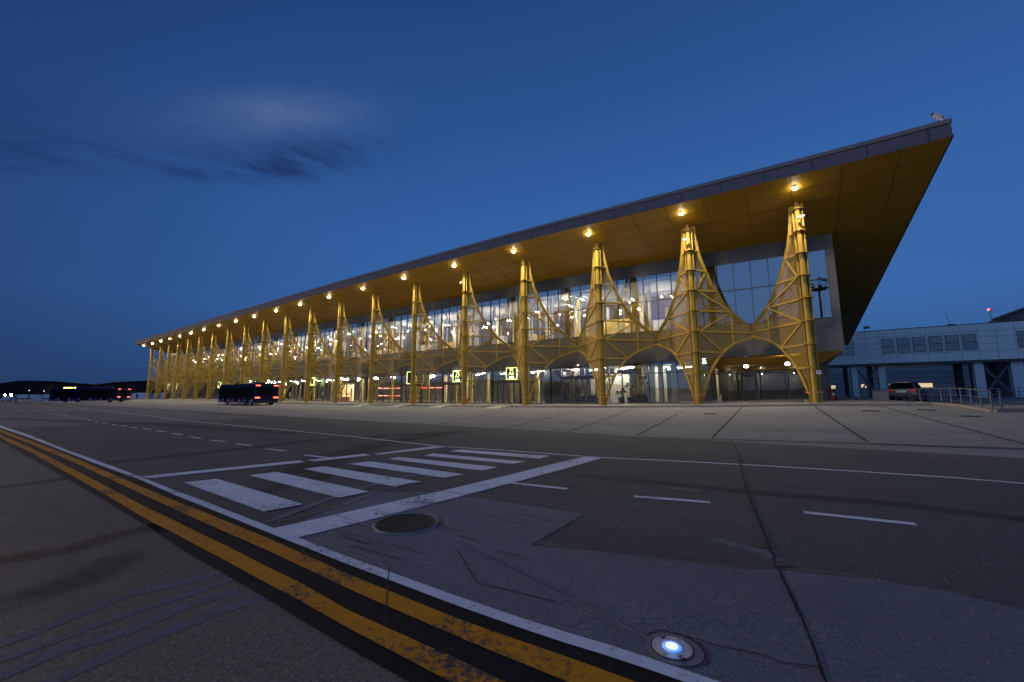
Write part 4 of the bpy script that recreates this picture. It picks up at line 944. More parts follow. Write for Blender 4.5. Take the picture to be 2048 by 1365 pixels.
# ceiling drums in the porch
dr0 = None
for k_, (px, py) in enumerate(((1465, 720), (1474, 726), (1481, 732), (1600, 712), (1594, 719))):
    p = atY(px, py, 7.2+1.2*(k_ % 3)); m_ = MB(); m_.tube((0,0,-.10), (0,0,.0), .34, .34, 20); m_.tube((0,0,0), (0,0,max(.05, 3.95-p.z)), .03, n=8)
    o = m_.build('pendant_disc', M['inwall']); o.location = p; tag(o, ['pale pendant disc furthest left under the porch ceiling', 'middle one of the left three pendant discs', 'lowest of the left three pendant discs', 'upper of the two pendant discs by the corner tower', 'lower of the two pendant discs by the corner tower'][k_], 'pendant', 'pendant discs under the porch ceiling')

# ramps over the kerb
def ramp(px, py, w_, lbl):
    p = G(px, py); t_ = thing('access_ramp', lbl, 'ramp', (p.x, 0, 0), 0, 'steel ramps over the kerb'); X = p.x
    z1 = zb(X)+.01; y0 = KY-1.9; z0 = zg(X, y0)+.004
    m_ = MB(); m_.add([(-w_/2, y0, z0), (w_/2, y0, z0), (w_/2, KY+.05, z1), (-w_/2, KY+.05, z1), (-w_/2, KY+.05, z1-.25), (w_/2, KY+.05, z1-.25)], [(0, 1, 2, 3), (0, 3, 4), (1, 5, 2), (2, 5, 4, 3)])
    m_.build('plate', M['ramp'], t_)
    m_ = MB(); m_.beam((-w_/2, y0, z0+.02), (-w_/2, KY, z1+.02), .05, .05); m_.beam((w_/2, y0, z0+.02), (w_/2, KY, z1+.02), .05, .05); m_.build('side_edge', M['rail'], t_)
for px, w_, lb in ((1047, 2.0, 'steel kerb ramp below the A6 sign tower'), (916, 2.2, 'steel kerb ramp below the A7 sign tower'), (806, 2.4, 'steel kerb ramp below the empty sign frame'), (702, 2.4, 'steel kerb ramp in front of the orange shop'), (372, 3, 'kerb ramp farther left, second from the left end'), (345, 3, 'leftmost ramp over the kerb')):
    ramp(px, 813, w_, lb)

# people by the doors, seen small
def person(loc, rz, top, bottom, lbl, step=.12, arm=.1, bag=False, s=1.0):
    t_ = None
    me = bpy.data.meshes.new('person'); V = []; E = []; R = []
    def j(p, r, par=None):
        V.append(p); R.append(r)
        if par is not None: E.append((par, len(V)-1))
        return len(V)-1
    pel = j((0, 0, .95), .14); ab = j((0, 0, 1.12), .125, pel); ch = j((0, 0, 1.35), .15, ab); nk = j((0, .01, 1.5), .06, ch); hd = j((0, .02, 1.62), .085, nk); ht = j((0, .01, 1.72), .075, hd)
    for sd_ in (-1, 1):
        hp = j((sd_*.10, 0, .88), .10, pel); kn = j((sd_*.11, sd_*step+.02, .48), .065, hp); an = j((sd_*.11, sd_*step*1.6-.02, .09), .042, kn); j((sd_*.12, sd_*step*1.6+.13, .035), .035, an)
        sh_ = j((sd_*.18, 0, 1.42), .065, ch); el_ = j((sd_*.25, -.03, 1.14), .043, sh_); wr = j((sd_*.24, arm, .92), .03, el_); j((sd_*.235, arm+.07, .84), .024, wr)
    me.from_pydata(V, E, []); o = bpy.data.objects.new('person', me); C.objects.link(o)
    sk = o.modifiers.new('skin', 'SKIN')
    for i, r in enumerate(R): me.skin_vertices[0].data[i].radius = (r, r)
    me.skin_vertices[0].data[0].use_root = True
    o.modifiers.new('sub', 'SUBSURF').levels = 1; o.modifiers['sub'].render_levels = 1
    m_ = bpy.data.materials.new('dressed_skin'); m_.use_nodes = True; T = NT(m_.node_tree); p = T.n['Principled BSDF']; z = T.sep(T.node('ShaderNodeTexCoord').outputs['Object'])[2]
    c = T.mix(T.m('GREATER_THAN', z, .98), rgba(bottom), rgba(top)); c = T.mix(T.m('GREATER_THAN', z, 1.49), c, (.42, .26, .19, 1)); T.put(p.inputs['Base Color'], c); p.inputs['Roughness'].default_value = .8
    me.materials.append(m_)
    o.location = loc; o.rotation_euler.z = rz; o.scale = (s, s, s); tag(o, lbl, 'person', 'people at the terminal doors')
    h_ = MB(); h_.ball((0, -.015, 1.69), .10, 12, 8, .95); h_.build('hair', M['hair'], o)
    for sd_ in (-1, 1): MB().ball((sd_*.032, .098, 1.655), .009, 6, 4).build('eye', M['dark'], o)
    MB().beam((0, .10, 1.64), (0, .118, 1.61), .02, .02).build('nose', M['skin'], o)
    return o
for px, dY, top, bot, lb, sz in ((579.5, -.2, (.65, .65, .68), (.35, .35, .38), 'person in pale clothes standing alone just right of the nearer bus', 1.0), (645, 1.5, (.35, .38, .45), (.03, .035, .06), 'person in light blue top standing left of the orange shop', 1.03), (623, 2.0, (.04, .045, .08), (.03, .03, .05), 'person in dark jacket at the left of the small group by the doors', .98), (630, 2.4, (.40, .42, .45), (.03, .03, .05), 'person in grey top in the middle of the small group by the doors', 1.0), (619, 3.2, (.3, .05, .04), (.03, .03, .05), 'person in dark red top behind the small group by the doors', .97), (655, .8, (.05, .06, .1), (.04, .04, .07), 'person in dark clothes right of the person in light blue', 1.0)):
    Y = YW+.45+dY if dY > 0 else 1.2
    p = atY(px, 800, Y); person((p.x, Y, zb(p.x)+.005), rad(rk.uniform(-150, 150)), top, bot, lb, s=sz)

# lobby furniture: sofas, planters, bollard
def planter(px, Y, h, lbl, hue=0, pot=True):
    p = atY(px, 800, Y); z = zb(p.x); t_ = thing('potted_plant', lbl, 'potted plant', (p.x, Y, z), 0, 'potted plants in the lobby')
    MB().tube((0,0,0), (0,0,.62), .24, .32, 16).build('pot', M['pot'] if pot else M['sofa'], t_)
    MB().tube((0,0,.6), (.05,0,h*.75), .03, .02, 8).build('stem', M['pot'], t_)
    m_ = MB(); r_ = random.Random(int(px))
    for c_ in range(5):
        cx, cy, cz = r_.uniform(-.35, .35), r_.uniform(-.3, .3), h*r_.uniform(.62, 1.0)
        for k_ in range(40):
            th, ph = r_.uniform(0, 6.28), r_.uniform(-.3, 1.3); L = r_.uniform(.25, .5); dv = Vector((math.cos(th)*math.cos(ph), math.sin(th)*math.cos(ph), math.sin(ph)))
            a_ = Vector((cx, cy, cz)); b_ = a_+dv*L-Vector((0, 0, L*.25)); n_ = dv.cross(Vector((0, 0, 1)))
            if n_.length < .01: continue
            n_ = n_.normalized()*.03; mid = (a_+b_)/2+Vector((0, 0, .05)); m_.add([a_, mid+n_, b_, mid-n_], [(0, 1, 2, 3)])
    m_.build('leaves', M['leaf'], t_)
planter(1108, 6.6, 2.3, 'tall palm like plant left of the sliding doors'); planter(1260, 7.0, 2.1, 'bushy potted plant in a golden tub behind the third arch'); planter(1290, 6.8, 2.6, 'tall dark leafy plant behind the third arch'); planter(1243, 6.5, 1.3, 'low plant left of the golden tub')
def sofa(px, Y, w_, lbl):
    p = atY(px, 800, Y); z = zb(p.x); t_ = thing('sofa', lbl, 'sofa', (p.x, Y, z), 0, 'dark sofas in the lobby')
    MB().box(-w_/2, w_/2, -.4, .4, .12, .44).build('seat', M['sofa'], t_, .05); MB().box(-w_/2, w_/2, .25, .45, .44, .88).build('backrest', M['sofa'], t_, .05)
    for s in (-1, 1): MB().box(s*w_/2-.09, s*w_/2+.09, -.42, .45, .12, .62).build('armrest', M['sofa'], t_, .04)
sofa(1135, 6.8, 1.8, 'dark sofa left of the sliding doors'); sofa(1165, 7.2, 2.2, 'dark sofa behind the sliding doors'); sofa(1181, 6.6, 1.2, 'small dark armchair right behind the sliding doors'); sofa(1278, 6.6, 1.4, 'dark sofa behind the third arch')
p = atY(1441, 797, 6.2); t_ = thing('bollard', 'white waist high bollard inside the porch at its left', 'bollard', (p.x, 6.2, zb(p.x))); MB().tube((0,0,0), (0,0,.72), .10, n=14).build('post', M['whitep'], t_); MB().tube((0,0,.72), (0,0,.78), .11, n=14).build('cap', M['rail'], t_)
# no entry plate on the glass by the second tower
p = atY(1379, 776, YW+.3); t_ = thing('door_sign', 'small round red and white sign on the glass left of the second tower', 'sign', tuple(p)); MB().tube((0,.01,0), (0,-.01,0), .19, n=24).build('disc', M['redp'], t_); MB().box(-.13, .13, -.02, -.011, -.035, .035).build('bar', M['whitep'], t_)
# plate on the corner tower
p = atY(1637.5, 745, -.32); t_ = thing('wall_plate', 'small white plate with a blue symbol on the corner tower', 'sign', tuple(p)); MB().box(-.13, .13, -.015, .015, -.12, .12).build('plate', M['whitep'], t_); m_ = MB(); m_.box(-.08, .08, -.02, -.016, -.02, .03); m_.box(-.02, .02, -.02, -.016, -.07, .07); m_.build('symbol', mat('sign_blue', (.03, .08, .4), .5), t_)
# cameras
def cctv(loc, rz, lbl, s=1.0):
    t_ = thing('security_camera', lbl, 'security camera', loc, rz, 'cameras on the towers'); MB().box(-.06*s, .06*s, -.28*s, .18*s, -.055*s, .055*s).build('body', M['whitep'], t_, .01); MB().tube((0, -.28*s, 0), (0, -.30*s, 0), .04*s, n=10).build('lens', M['dark'], t_)
    MB().beam((0, .05, -.05*s), (0, .18, -.2*s), .03, .03).build('bracket', M['rail'], t_)
cctv((COLX[0]+.12, -.52, WZ(0, 13.3)), rad(75), 'white camera near the top of the corner tower'); cctv((COLX[1]-.05, -.5, WZ(-7.6, 13.2)), rad(-60), 'white camera near the top of the second tower from the right'); cctv((atY(1185+0, 641, 4.6).x, 4.5, 4.1), 0, 'camera under the cladding behind the third arch')
p = atY(921.5, 568.5, -.35); t_ = thing('dome_camera', 'white dome camera near the top of the tower right of the A7 sign', 'security camera', tuple(p)); MB().ball((0,0,0), .17, 14, 8).build('dome', M['dark'], t_); MB().tube((0,0,.0), (0,0,.26), .19, .12, 14).build('hood', M['whitep'], t_); MB().beam((0,0,.2), (.25,.1,.25), .05, .05).build('arm', M['whitep'], t_)
# surveillance head on the roof corner
p = atX(1886, 250, 6.3); p = atY(1886, 251, YF+.1)
t_ = thing('roof_camera', 'pan and tilt camera with a hanging cable loop on the roof corner', 'security camera', tuple(p))
MB().tube((0,0,-.1), (0,0,.25), .045, n=10).build('post', M['dark'], t_); MB().tube((0,0,.25), (0,0,.42), .10, .085, 14).build('turntable', M['whitep'], t_)
h_ = MB(); h_.beam((-.02, 0, .46), (-.28, -.05, .78), .20, .20); h_.build('housing', M['whitep'], t_, .02); MB().beam((-.20, .1, .72), (-.36, .02, .86), .1, .1).build('lamp_head', M['dark'], t_); MB().beam((.05, 0, .42), (0, 0, .62), .06, .1).build('yoke', M['rail'], t_)
MB().path([(0,0,.12), (-.12,0,.10), (-.20,0,.18), (-.19,0,.28), (-.12,0,.36), (-.05,0,.38)], .015, 6).build('cable', M['rubber'], t_)

# ------------------------------------------------------------------ pier building on the right
YP = 39.0
PB = thing('pier_building', 'white panelled pier corridor raised on dark steel legs right of the terminal', 'building', (0, 0, 0))
def ptz(px, py, Y=YP): return atY(px, py, Y)
zlo = ptz(1850, 724).z; zhi = ptz(1850, 655.5).z
x0 = ptz(1640, 735).x-2; x1 = ptz(2048, 716).x+30
m_ = MB(); m_.box(x0, x1, YP, YP+6, zlo, zhi); m_.build('wall', M['pier'], PB)
s_ = MB()
rows = [zlo+(zhi-zlo)*f for f in (.245, .44, .63, .80)]
for z in rows: s_.box(x0, x1, YP-.012, YP, z-.013, z+.013)
xp = ptz(1762, 700).x; step = (ptz(1958, 690).x-xp)/6.0
X = xp-step*4
while X < x1: s_.box(X-.010, X+.010, YP-.010, YP, zlo, zhi); X += step
s_.build('panel_joint', M['seam'], PB)
MB().box(x0, x1, YP-.10, YP+.2, zlo-.32, zlo).build('edge_beam', M['pierdark'], PB); MB().box(x0, x1, YP-.04, YP+.3, zhi, zhi+.08).build('parapet_cap', M['dark'], PB)
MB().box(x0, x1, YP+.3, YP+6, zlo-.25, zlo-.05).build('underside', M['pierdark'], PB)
for k_ in range(-3, 12):
    if k_ in (-2, -1, 6, 7, 8): continue
    a_ = xp+step*k_+.20; c_ = a_+step-.40
    if k_ == -3: a_, c_ = ptz(1691, 690).x-1, ptz(1706, 690).x
    if k_ > 8: a_, c_ = ptz(2035, 670).x+(k_-9)*(step), ptz(2035, 670).x+(k_-8)*step-.2
    wd = MB().box(a_, c_, YP-.03, YP-.02, rows[0]+.25, rows[2]+.42).build('window', M['pierglass'], PB)
    f_ = MB(); f_.box(a_-.05, a_, YP-.05, YP, rows[0]+.2, rows[2]+.47); f_.box(c_, c_+.05, YP-.05, YP, rows[0]+.2, rows[2]+.47); f_.box(a_, c_, YP-.05, YP, rows[2]+.42, rows[2]+.47); f_.box(a_, c_, YP-.05, YP, rows[0]+.2, rows[0]+.25); f_.box(a_, c_, YP-.055, YP-.02, rows[1]+.25, rows[1]+.33)
    f_.build('frame', M['dark'], wd)
    MB().box(a_, c_, YP+.0-.012, YP-.008, rows[0]+.25, rows[2]+.42).build('blind', M['darkwall'], wd)
def leg(px0, px1, Y0=YP+.3, dark=False):
    a_ = ptz(px0, 790).x; c_ = ptz(px1, 790).x
    m_ = MB(); m_.box(a_, c_, Y0, Y0+.1, .5, zlo-.3); m_.box(a_+.3*(c_-a_), a_+.7*(c_-a_), Y0+.1, Y0+.9, .5, zlo-.3); m_.box(a_, c_, Y0+.9, Y0+1.0, .5, zlo-.3); m_.box(a_-.15, c_+.15, Y0-.1, Y0+1.1, .5, .62)
    return m_.build('leg', M['pierdark'] if dark else M['louv'], PB)
leg(1708, 1720); leg(1763, 1777); leg(1958, 1978); leg(2034, 2060)
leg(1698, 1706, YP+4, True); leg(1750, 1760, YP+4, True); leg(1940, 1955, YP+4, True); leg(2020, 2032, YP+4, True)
for (xa, xb) in ((1719, 1762), (1977, 2034)):
    a_ = ptz(xa, 790).x; c_ = ptz(xb, 790).x
    for y_ in (YP+.8, YP+1.3): MB().beam((a_, y_, 1.0), (c_, y_, zlo-.5), .14, .14).build('brace', M['rail'], PB); MB().beam((a_, y_, zlo-.5), (c_, y_, 1.0), .14, .14).build('brace', M['rail'], PB)
# wall behind the pier
YQ = 50.0
HB = thing('service_building', 'blue grey panelled hall behind the pier with small lit windows', 'building', (0, 0, 0))
qa = atY(1640, 790, YQ).x-3; qb = atY(1945, 790, YQ).x; qc = atY(2048, 790, YQ).x+25
MB().box(qa, qb, YQ, YQ+8, .4, 7.9).build('wall', M['louv'], HB); MB().box(qb, qc, YQ+3, YQ+8, .4, 7.9).build('wall', M['pierdark'], HB)
s_ = MB()
for z in [1.2+.78*k for k in range(9)]: s_.box(qa, qb, YQ-.012, YQ, z-.025, z+.025)
s_.build('panel_joint', M['seam'], HB)
for px0, px1, py0, py1 in ((1662, 1671.5, 771.5, 778), (1722, 1733, 769, 776), (1778, 1796, 768, 776), (1833, 1866, 767, 775)):
    a_ = atY(px0, py0, YQ-.05); c_ = atY(px1, py1, YQ-.05)
    wd = MB().box(a_.x, c_.x, YQ-.03, YQ-.02, c_.z, a_.z).build('window', M['winlit'], HB)
    f_ = MB(); f_.box(a_.x-.06, a_.x, YQ-.05, YQ, c_.z-.05, a_.z+.05); f_.box(c_.x, c_.x+.06, YQ-.05, YQ, c_.z-.05, a_.z+.05); f_.box(a_.x, c_.x, YQ-.05, YQ, a_.z, a_.z+.05); f_.box(a_.x, c_.x, YQ-.05, YQ, c_.z-.05, c_.z); f_.build('frame', M['pierdark'], wd)
# darker hall roof at the far right
RH = thing('hangar', 'dark hall with a sloping roof rising behind the pier at the right edge', 'building', (0, 0, 0))
a_ = atY(1985, 641, 62); c_ = atY(2060, 614, 62)
m_ = MB(); m_.add([(a_.x, 62, 0), (c_.x+30, 62, 0), (c_.x+30, 62, c_.z+3), (c_.x, 62, c_.z), (a_.x, 62, a_.z), (a_.x, 85, 0), (c_.x+30, 85, 0), (c_.x+30, 85, c_.z+3), (a_.x, 85, a_.z)], [(0, 1, 2, 3, 4), (0, 4, 8, 5), (5, 8, 7, 6), (1, 6, 7, 2)]); m_.build('wall', M['pierdark'], RH)
m_ = MB(); m_.beam((a_.x, 61.9, a_.z+.1), (c_.x, 61.9, c_.z+.1), .4, .3); m_.beam((c_.x, 61.9, c_.z+.1), (c_.x+30, 61.9, c_.z+3.1), .4, .3); m_.build('roof_edge', M['dark'], RH)
# fittings on the pier roof
p = atY(1901, 645, YP+1); t_ = thing('antenna', 'thin leaning antenna rod on the pier roof', 'antenna', (p.x, YP+1, zhi)); MB().tube((0,0,0), (-.35,0,2.0), .03, .015, 6).build('rod', M['dark'], t_); MB().box(-.3, .35, -.2, .2, .08, .30).build('base', M['dark'], t_)
p = atY(1730, 655, YP+1); t_ = thing('roof_floodlight', 'small dark floodlight on a post at the left end of the pier roof', 'floodlight', (p.x, YP+1, zhi)); MB().tube((-.1,0,0), (-.1,0,.55), .03, n=6).build('post', M['dark'], t_); MB().box(-.15, .45, -.15, .15, .5, .85).build('head', M['dark'], t_, .02)
p = atY(1979.5, 619, YP+3); zt_ = p.z; q = atY(1982, 640, YP+3)
t_ = thing('warning_light', 'red aviation warning light on a thin pole above the pier', 'warning light', (q.x, YP+3, zhi)); dxx = p.x-q.x
MB().tube((0,0,0), (dxx,0,zt_-zhi-.12), .04, .03, 8).build('pole', M['dark'], t_); MB().tube((dxx-.12,0,zt_-zhi-.14), (dxx-.12,0,zt_-zhi+.05), .09, n=10).build('lamp', M['winred'], t_); MB().tube((dxx+.14,0,zt_-zhi-.2), (dxx+.14,0,zt_-zhi+.02), .09, n=10).build('spare_lamp', M['redp'], t_); MB().beam((dxx-.2,0,zt_-zhi-.16), (dxx+.22,0,zt_-zhi-.2), .05, .05).build('cross_arm', M['dark'], t_)
p = atY(1735+270, 638, YP+1); t_ = thing('roof_vent', 'dark roof vent box beside the sloping roof', 'roof vent', (p.x, YP+1.5, zhi)); MB().box(-.6, .6, -.4, .4, 0, .5).build('box', M['dark'], t_, .03); MB().box(-.7, .7, -.5, .5, .5, .58).build('lid', M['dark'], t_)

# railing along the ramp, low walls
def rail_post(p, h=1.05): return MB().tube((p.x, p.y, p.z), (p.x, p.y, p.z+h), .03, n=8)
rp = [G(*q) for q in ((1822,806),(1842,806.5),(1864,808),(1885,809.5),(1905,811.5),(1925,814),(1945,817),(1965,820.5),(1986,824.5))]
rp = [Vector((p.x, p.y, zg(p.x, p.y))) for p in rp]
RLG = thing('railing', 'galvanised tube railing along the curved ramp edge right of the car', 'railing', (0, 0, 0))
for p in rp: rail_post(p, .95).build('post', M['rail'], RLG)
MB().path([p+Vector((0,0,.95)) for p in rp], .028).build('handrail', M['rail'], RLG)
m_ = MB()
for h in (.3, .6): m_.path([p+Vector((0,0,h)) for p in rp], .012, 6)
m_.build('rails', M['rail'], RLG)
e_ = rp[-1]; ed = [e_+Vector((.35, .25, 0)), e_+Vector((.55, .9, 0))]
for q in ed: rail_post(q, 1.0).build('post', M['rail'], RLG)
m_ = MB()
for h in (.3, .55, .8, 1.05): m_.path([e_+Vector((0,0,h)), ed[0]+Vector((0,0,h)), ed[1]+Vector((0,0,h))], .022, 6)
m_.build('end_rails', M['rail'], RLG)
m_ = MB(); kp = rp + [ed[0]]
for a_, c_ in zip(kp, kp[1:]): m_.beam(a_+Vector((0,-.1,.04)), c_+Vector((0,-.1,.04)), .22, .12)
tag(m_.build('ramp_kerb', M['kerb']), kind='structure')
flat('side_road', [(p.x, p.y, 0) for p in [rp[0]+Vector((0,.15,0))]+[q+Vector((.05,.12,0)) for q in rp[1:]]+[Vector((60, -4, 0)), Vector((60, 34, 0)), Vector((rp[0].x, 34, 0))]], M['asphalt'], .006, True)
r2 = [Vector((x, 26.0, zg(x, 26))) for x in (3.6, 5.4, 7.2, 9.0, 10.8, 12.6, 14.4, 16.2, 18)]
R2 = thing('railing', 'low tube railing in front of the pier legs behind the car', 'railing', (0, 0, 0))
for p in r2: rail_post(p).build('post', M['rail'], R2)
m_ = MB()
for h in (.35, .7, 1.05): m_.path([p+Vector((0,0,h)) for p in r2], .02, 6)
m_.build('rails', M['rail'], R2)
# grey cabinet beside the car
p = G(1763, 804.5); t_ = thing('cabinet', 'pale grey service cabinet with a sloping top left of the car', 'cabinet', (p.x, p.y, p.z), rad(-8))
MB().extrude([(-.3, 0), (.3, 0), (.3, .92), (-.3, .74)], -.45, .45).build('body', M['rail'], t_, .01); MB().box(-.42, -.02, -.315, -.3, .06, .62).build('door', M['rail'], t_, .005); MB().box(.02, .42, -.315, -.3, .06, .62).build('door', M['rail'], t_, .005); MB().box(-.48, .48, -.33, .33, 0, .05).build('plinth', M['dark'], t_)
# wheeled fire extinguisher
p = G(1667, 803.5); t_ = thing('fire_extinguisher', 'red wheeled fire extinguisher by the grey pillar', 'fire extinguisher', (p.x, p.y, p.z), rad(10))
cy = MB(); cy.tube((0,0,.2), (0,0,.95), .19, n=20); cy.ball((0,0,.95), .19, 20, 8, .6); cy.ball((0,0,.2), .19, 20, 8, .5); cy.build('cylinder', M['redp'], t_)
MB().tube((-.12,.0,1.05), (-.12,0,1.15), .05, n=10).build('valve', M['dark'], t_)
for s in (-1, 1): MB().tube((s*.24,.1,.15), (s*.29,.1,.15), .15, n=18).build('wheel', M['rubber'], t_)
MB().path([(-.22,.14,.1), (-.22,.18,1.2), (.22,.18,1.2), (.22,.14,.1)], .02, 8).build('handle', M['redp'], t_)
MB().path([(-.1,-.05,1.1), (-.25,-.15,1.0), (-.28,-.2,.6), (-.1,-.24,.4), (.12,-.22,.6), (.18,-.2,.9)], .02, 8).build('hose', M['rubber'], t_); MB().box(-.11, .11, -.215, -.19, .5, .72).build('instruction_label', M['whitep'], t_)

# ------------------------------------------------------------------ vehicles
def wheel(par, x, y, r=.34, w_=.22):
    o = MB().tube((x, y-w_/2, r), (x, y+w_/2, r), r, n=28).build('wheel', M['rubber'], par)
    MB().tube((x, y-w_/2-.006, r), (x, y+w_/2+.006, r), r*.62, n=20).build('rim', M['rail'], o)
    return o
def suv(loc, rz, lbl):
    t_ = thing('parked_car', lbl, 'car', loc, rz); t_.scale = (.93, .93, .93)       # +x is forward
    prof = [(-2.05,.34),(-2.13,.42),(-2.14,.70),(-2.08,.98),(-2.0,1.04),(-1.75,1.07),(.75,1.03),(1.0,.98),(1.75,.86),(2.03,.74),(2.1,.5),(2.05,.32)]
    b_ = MB(); b_.extrude([(q[0], q[1]) for q in prof], -.86, .86, 'y'); bd = b_.build('body', M['carb'], t_, .06)
    g_ = MB(); gp = [(-1.98,1.04),(-1.72,1.46),(-1.5,1.545),(.0,1.55),(.35,1.50),(1.02,1.0)]
    n = len(gp); yb, yt = .80, .64
    vs = [(x, -(yb if z < 1.2 else yt), z) for x, z in gp] + [(x, (yb if z < 1.2 else yt), z) for x, z in gp]
    g_.add(vs, [tuple(range(n)), tuple(range(n, 2*n))[::-1]] + [(k, k+n, (k+1) % n+n, (k+1) % n) for k in range(n)]); g_.build('cabin_glass', M['cglass'], t_, .03)
    MB().box(-1.7, .1, -.62, .62, 1.545, 1.585).build('roof_panel', M['carb'], t_, .02)
    for s in (-1, 1):
        MB().beam((-1.93, s*.79, 1.06), (-1.62, s*.645, 1.50), .07, .07).build('rear_pillar', M['carb'], t_); MB().beam((-.55, s*.81, 1.04), (-.6, s*.66, 1.54), .05, .05).build('middle_pillar', M['carg'], t_)
        MB().beam((-1.6, s*.60, 1.60), (.0, s*.60, 1.60), .04, .04).build('roof_rail', M['carg'], t_)
        MB().box(-2.165, -2.10, s*.68-.17, s*.68+.17, .84, 1.0).build('tail_light', emit('lamp_red', (1, .05, .02), .10, (.3, .01, .01)), t_, .02)
        m_ = MB(); m_.box(.55, .72, s*.98-.10, s*.98+.10, 1.02, 1.16); m_.build('mirror', M['carg'], t_, .02)
        wheel(t_, -1.3, s*.78); wheel(t_, 1.35, s*.78)
        MB().box(-1.72, -.88, s*.862-.01, s*.862+.01, .30, .74).build('wheel_arch', M['carg'], t_); MB().box(.93, 1.78, s*.862-.01, s*.862+.01, .30, .74).build('wheel_arch', M['carg'], t_)
    MB().box(-2.19, -2.05, -.84, .84, .34, .58).build('bumper', M['carg'], t_, .03); MB().box(-2.18, -2.14, -.28, .28, .74, .86).build('number_plate', M['plate'], t_); MB().box(-2.165, -2.14, -.42, .42, .90, .93).build('chrome_strip', M['chrome'], t_)
    MB().box(-1.95, -1.75, -.60, .60, 1.50, 1.56).build('spoiler', M['carb'], t_, .02)
    return t_
p = G(1812, 804.6); suv((p.x+.5, p.y+2.1, p.z), rad(90-19), 'silver grey sport utility car parked with its rear to the camera under the pier')
def bus(loc, rz, lbl, L=13.5, lights=True, beacons=False):
    t_ = thing('apron_bus', lbl, 'bus', loc, rz, 'apron buses')    # +x forward, rear at x = 0
    W_, H_ = 2.9, 3.0
    b_ = MB(); b_.extrude([(-W_/2,.30),(W_/2,.30),(W_/2,2.75),(W_/2-.18,2.98),(-W_/2+.18,2.98),(-W_/2,2.75)], 0, L); bd = b_.build('body', M['busb'], t_, .08)
    for s in (-1, 1):
        MB().box(.5, L-.4, s*W_/2-.015, s*W_/2+.015, 1.15, 2.45).build('side_window', M['cglass'], t_)
        for k_ in range(3): MB().box(2.2+k_*3.9, 3.7+k_*3.9, s*(W_/2+.005)-.02, s*(W_/2+.005)+.02, .42, 2.5).build('door', M['cglass'], t_)
        for x in (2.2+0, L-2.6): wheel(t_, x-.6, s*(W_/2-.2), .46, .3)
        MB().box(.2, L-.2, s*(W_/2+.006)-.01, s*(W_/2+.006)+.01, .34, .62).build('skirt', M['busk'], t_)
        for k_ in range(6): MB().box(1+2.2*k_, 1.18+2.2*k_, s*(W_/2+.02)-.015, s*(W_/2+.02)+.015, .66, .72).build('marker_lamp', emit('marker_red', (1, .12, .03), .7), t_)
    MB().box(-.02, .01, -W_/2+.25, W_/2-.25, 1.35, 2.45).build('rear_window', M['cglass'], t_); MB().box(L-.01, L+.02, -W_/2+.15, W_/2-.15, 1.0, 2.6).build('windscreen', M['cglass'], t_)
    MB().box(-.06, .0, -W_/2+.1, W_/2-.1, .32, .60).build('bumper', M['busd'], t_, .03)
    for s in (-1, 1):
        for z, h in ((2.62, .10), (.98, .14)): MB().box(-.04, -.0, s*(W_/2-.32)-.28, s*(W_/2-.32)+.28, z, z+h).build('tail_light', M['red'], t_)
    MB().box(2.5, 6, -.8, .8, 2.98, 3.2).build('roof_unit', M['busd'], t_, .06)
    if beacons:
        for k_ in range(6): MB().tube((L-2.4+.4*k_-(.25 if k_ == 0 else 0), -.9, 2.98), (L-2.4+.4*k_-(.25 if k_ == 0 else 0), -.9, 3.15), .09, n=10).build('beacon', M['amber'], t_)
    return t_
p = G(508, 812); bus((p.x, p.y+1.5, zg(p.x, p.y+1)), rad(180-3), 'dark blue apron bus with red tail lights standing before the terminal, nearer of the two', 14)
p = G(222, 804.5); bus((p.x+2, p.y+1.5, zg(p.x, p.y)), rad(180+36), 'dark apron bus with a row of amber roof beacons at the far left', 14, True, True)

# small far things at the left edge
def far_car(px, py, rz, lbl, mt, lamps=True):
    p = G(px, py); t_ = thing('far_car', lbl, 'car', (p.x, p.y, p.z), rz)
    MB().extrude([(-2.2,.3),(2.2,.3),(2.2,.75),(1.2,.95),(.7,1.45),(-1.2,1.5),(-1.9,1.0),(-2.2,.9)], -.88, .88, 'y').build('body', mt, t_, .08)
    for s in (-1, 1):
        MB().extrude([(.6,.98),(.5,1.38),(-1.1,1.42),(-1.6,1.0)], s*.885-.01, s*.885+.01, 'y').build('side_window', M['cglass'], t_); wheel(t_, -1.4, s*.8); wheel(t_, 1.4, s*.8)
        if lamps: MB().ball((2.2, s*.65, .7), .14, 8, 6).build('headlight', emit('headlight', (1, .95, .85), 60), t_)
far_car(18, 803, rad(-25), 'white car at the far left edge of the apron', M['whitep'], False)
for px, py, lb in ((10, 790.5, 'bright white apron lamp nearest the left edge'), (22, 790.5, 'bright white apron lamp second from the left edge')):
    p = atF(px, py, 150); t_ = thing('apron_lamp', lb, 'lamp', (p.x, p.y, 0)); MB().tube((0,0,0), (0,0,p.z-.2), .1, .07, 8).build('pole', M['dark'], t_); MB().ball((0,0,p.z), .32, 10, 6).build('lamp', M['flood'], t_)
p = G(76, 801.5); p = atF(76, 801, 120); t_ = thing('equipment_box', 'upright pale equipment box standing on the far apron', 'box', (p.x, p.y, 0), rad(-20)); MB().box(-.9, .9, -.8, .8, .12, 1.9).build('body', M['whitep'], t_, .03); MB().box(-.9, .9, -.82, -.8, .9, .96).build('door_line', M['dark'], t_); MB().box(-.8, .8, -.7, .7, 0, .12).build('skid', M['dark'], t_)
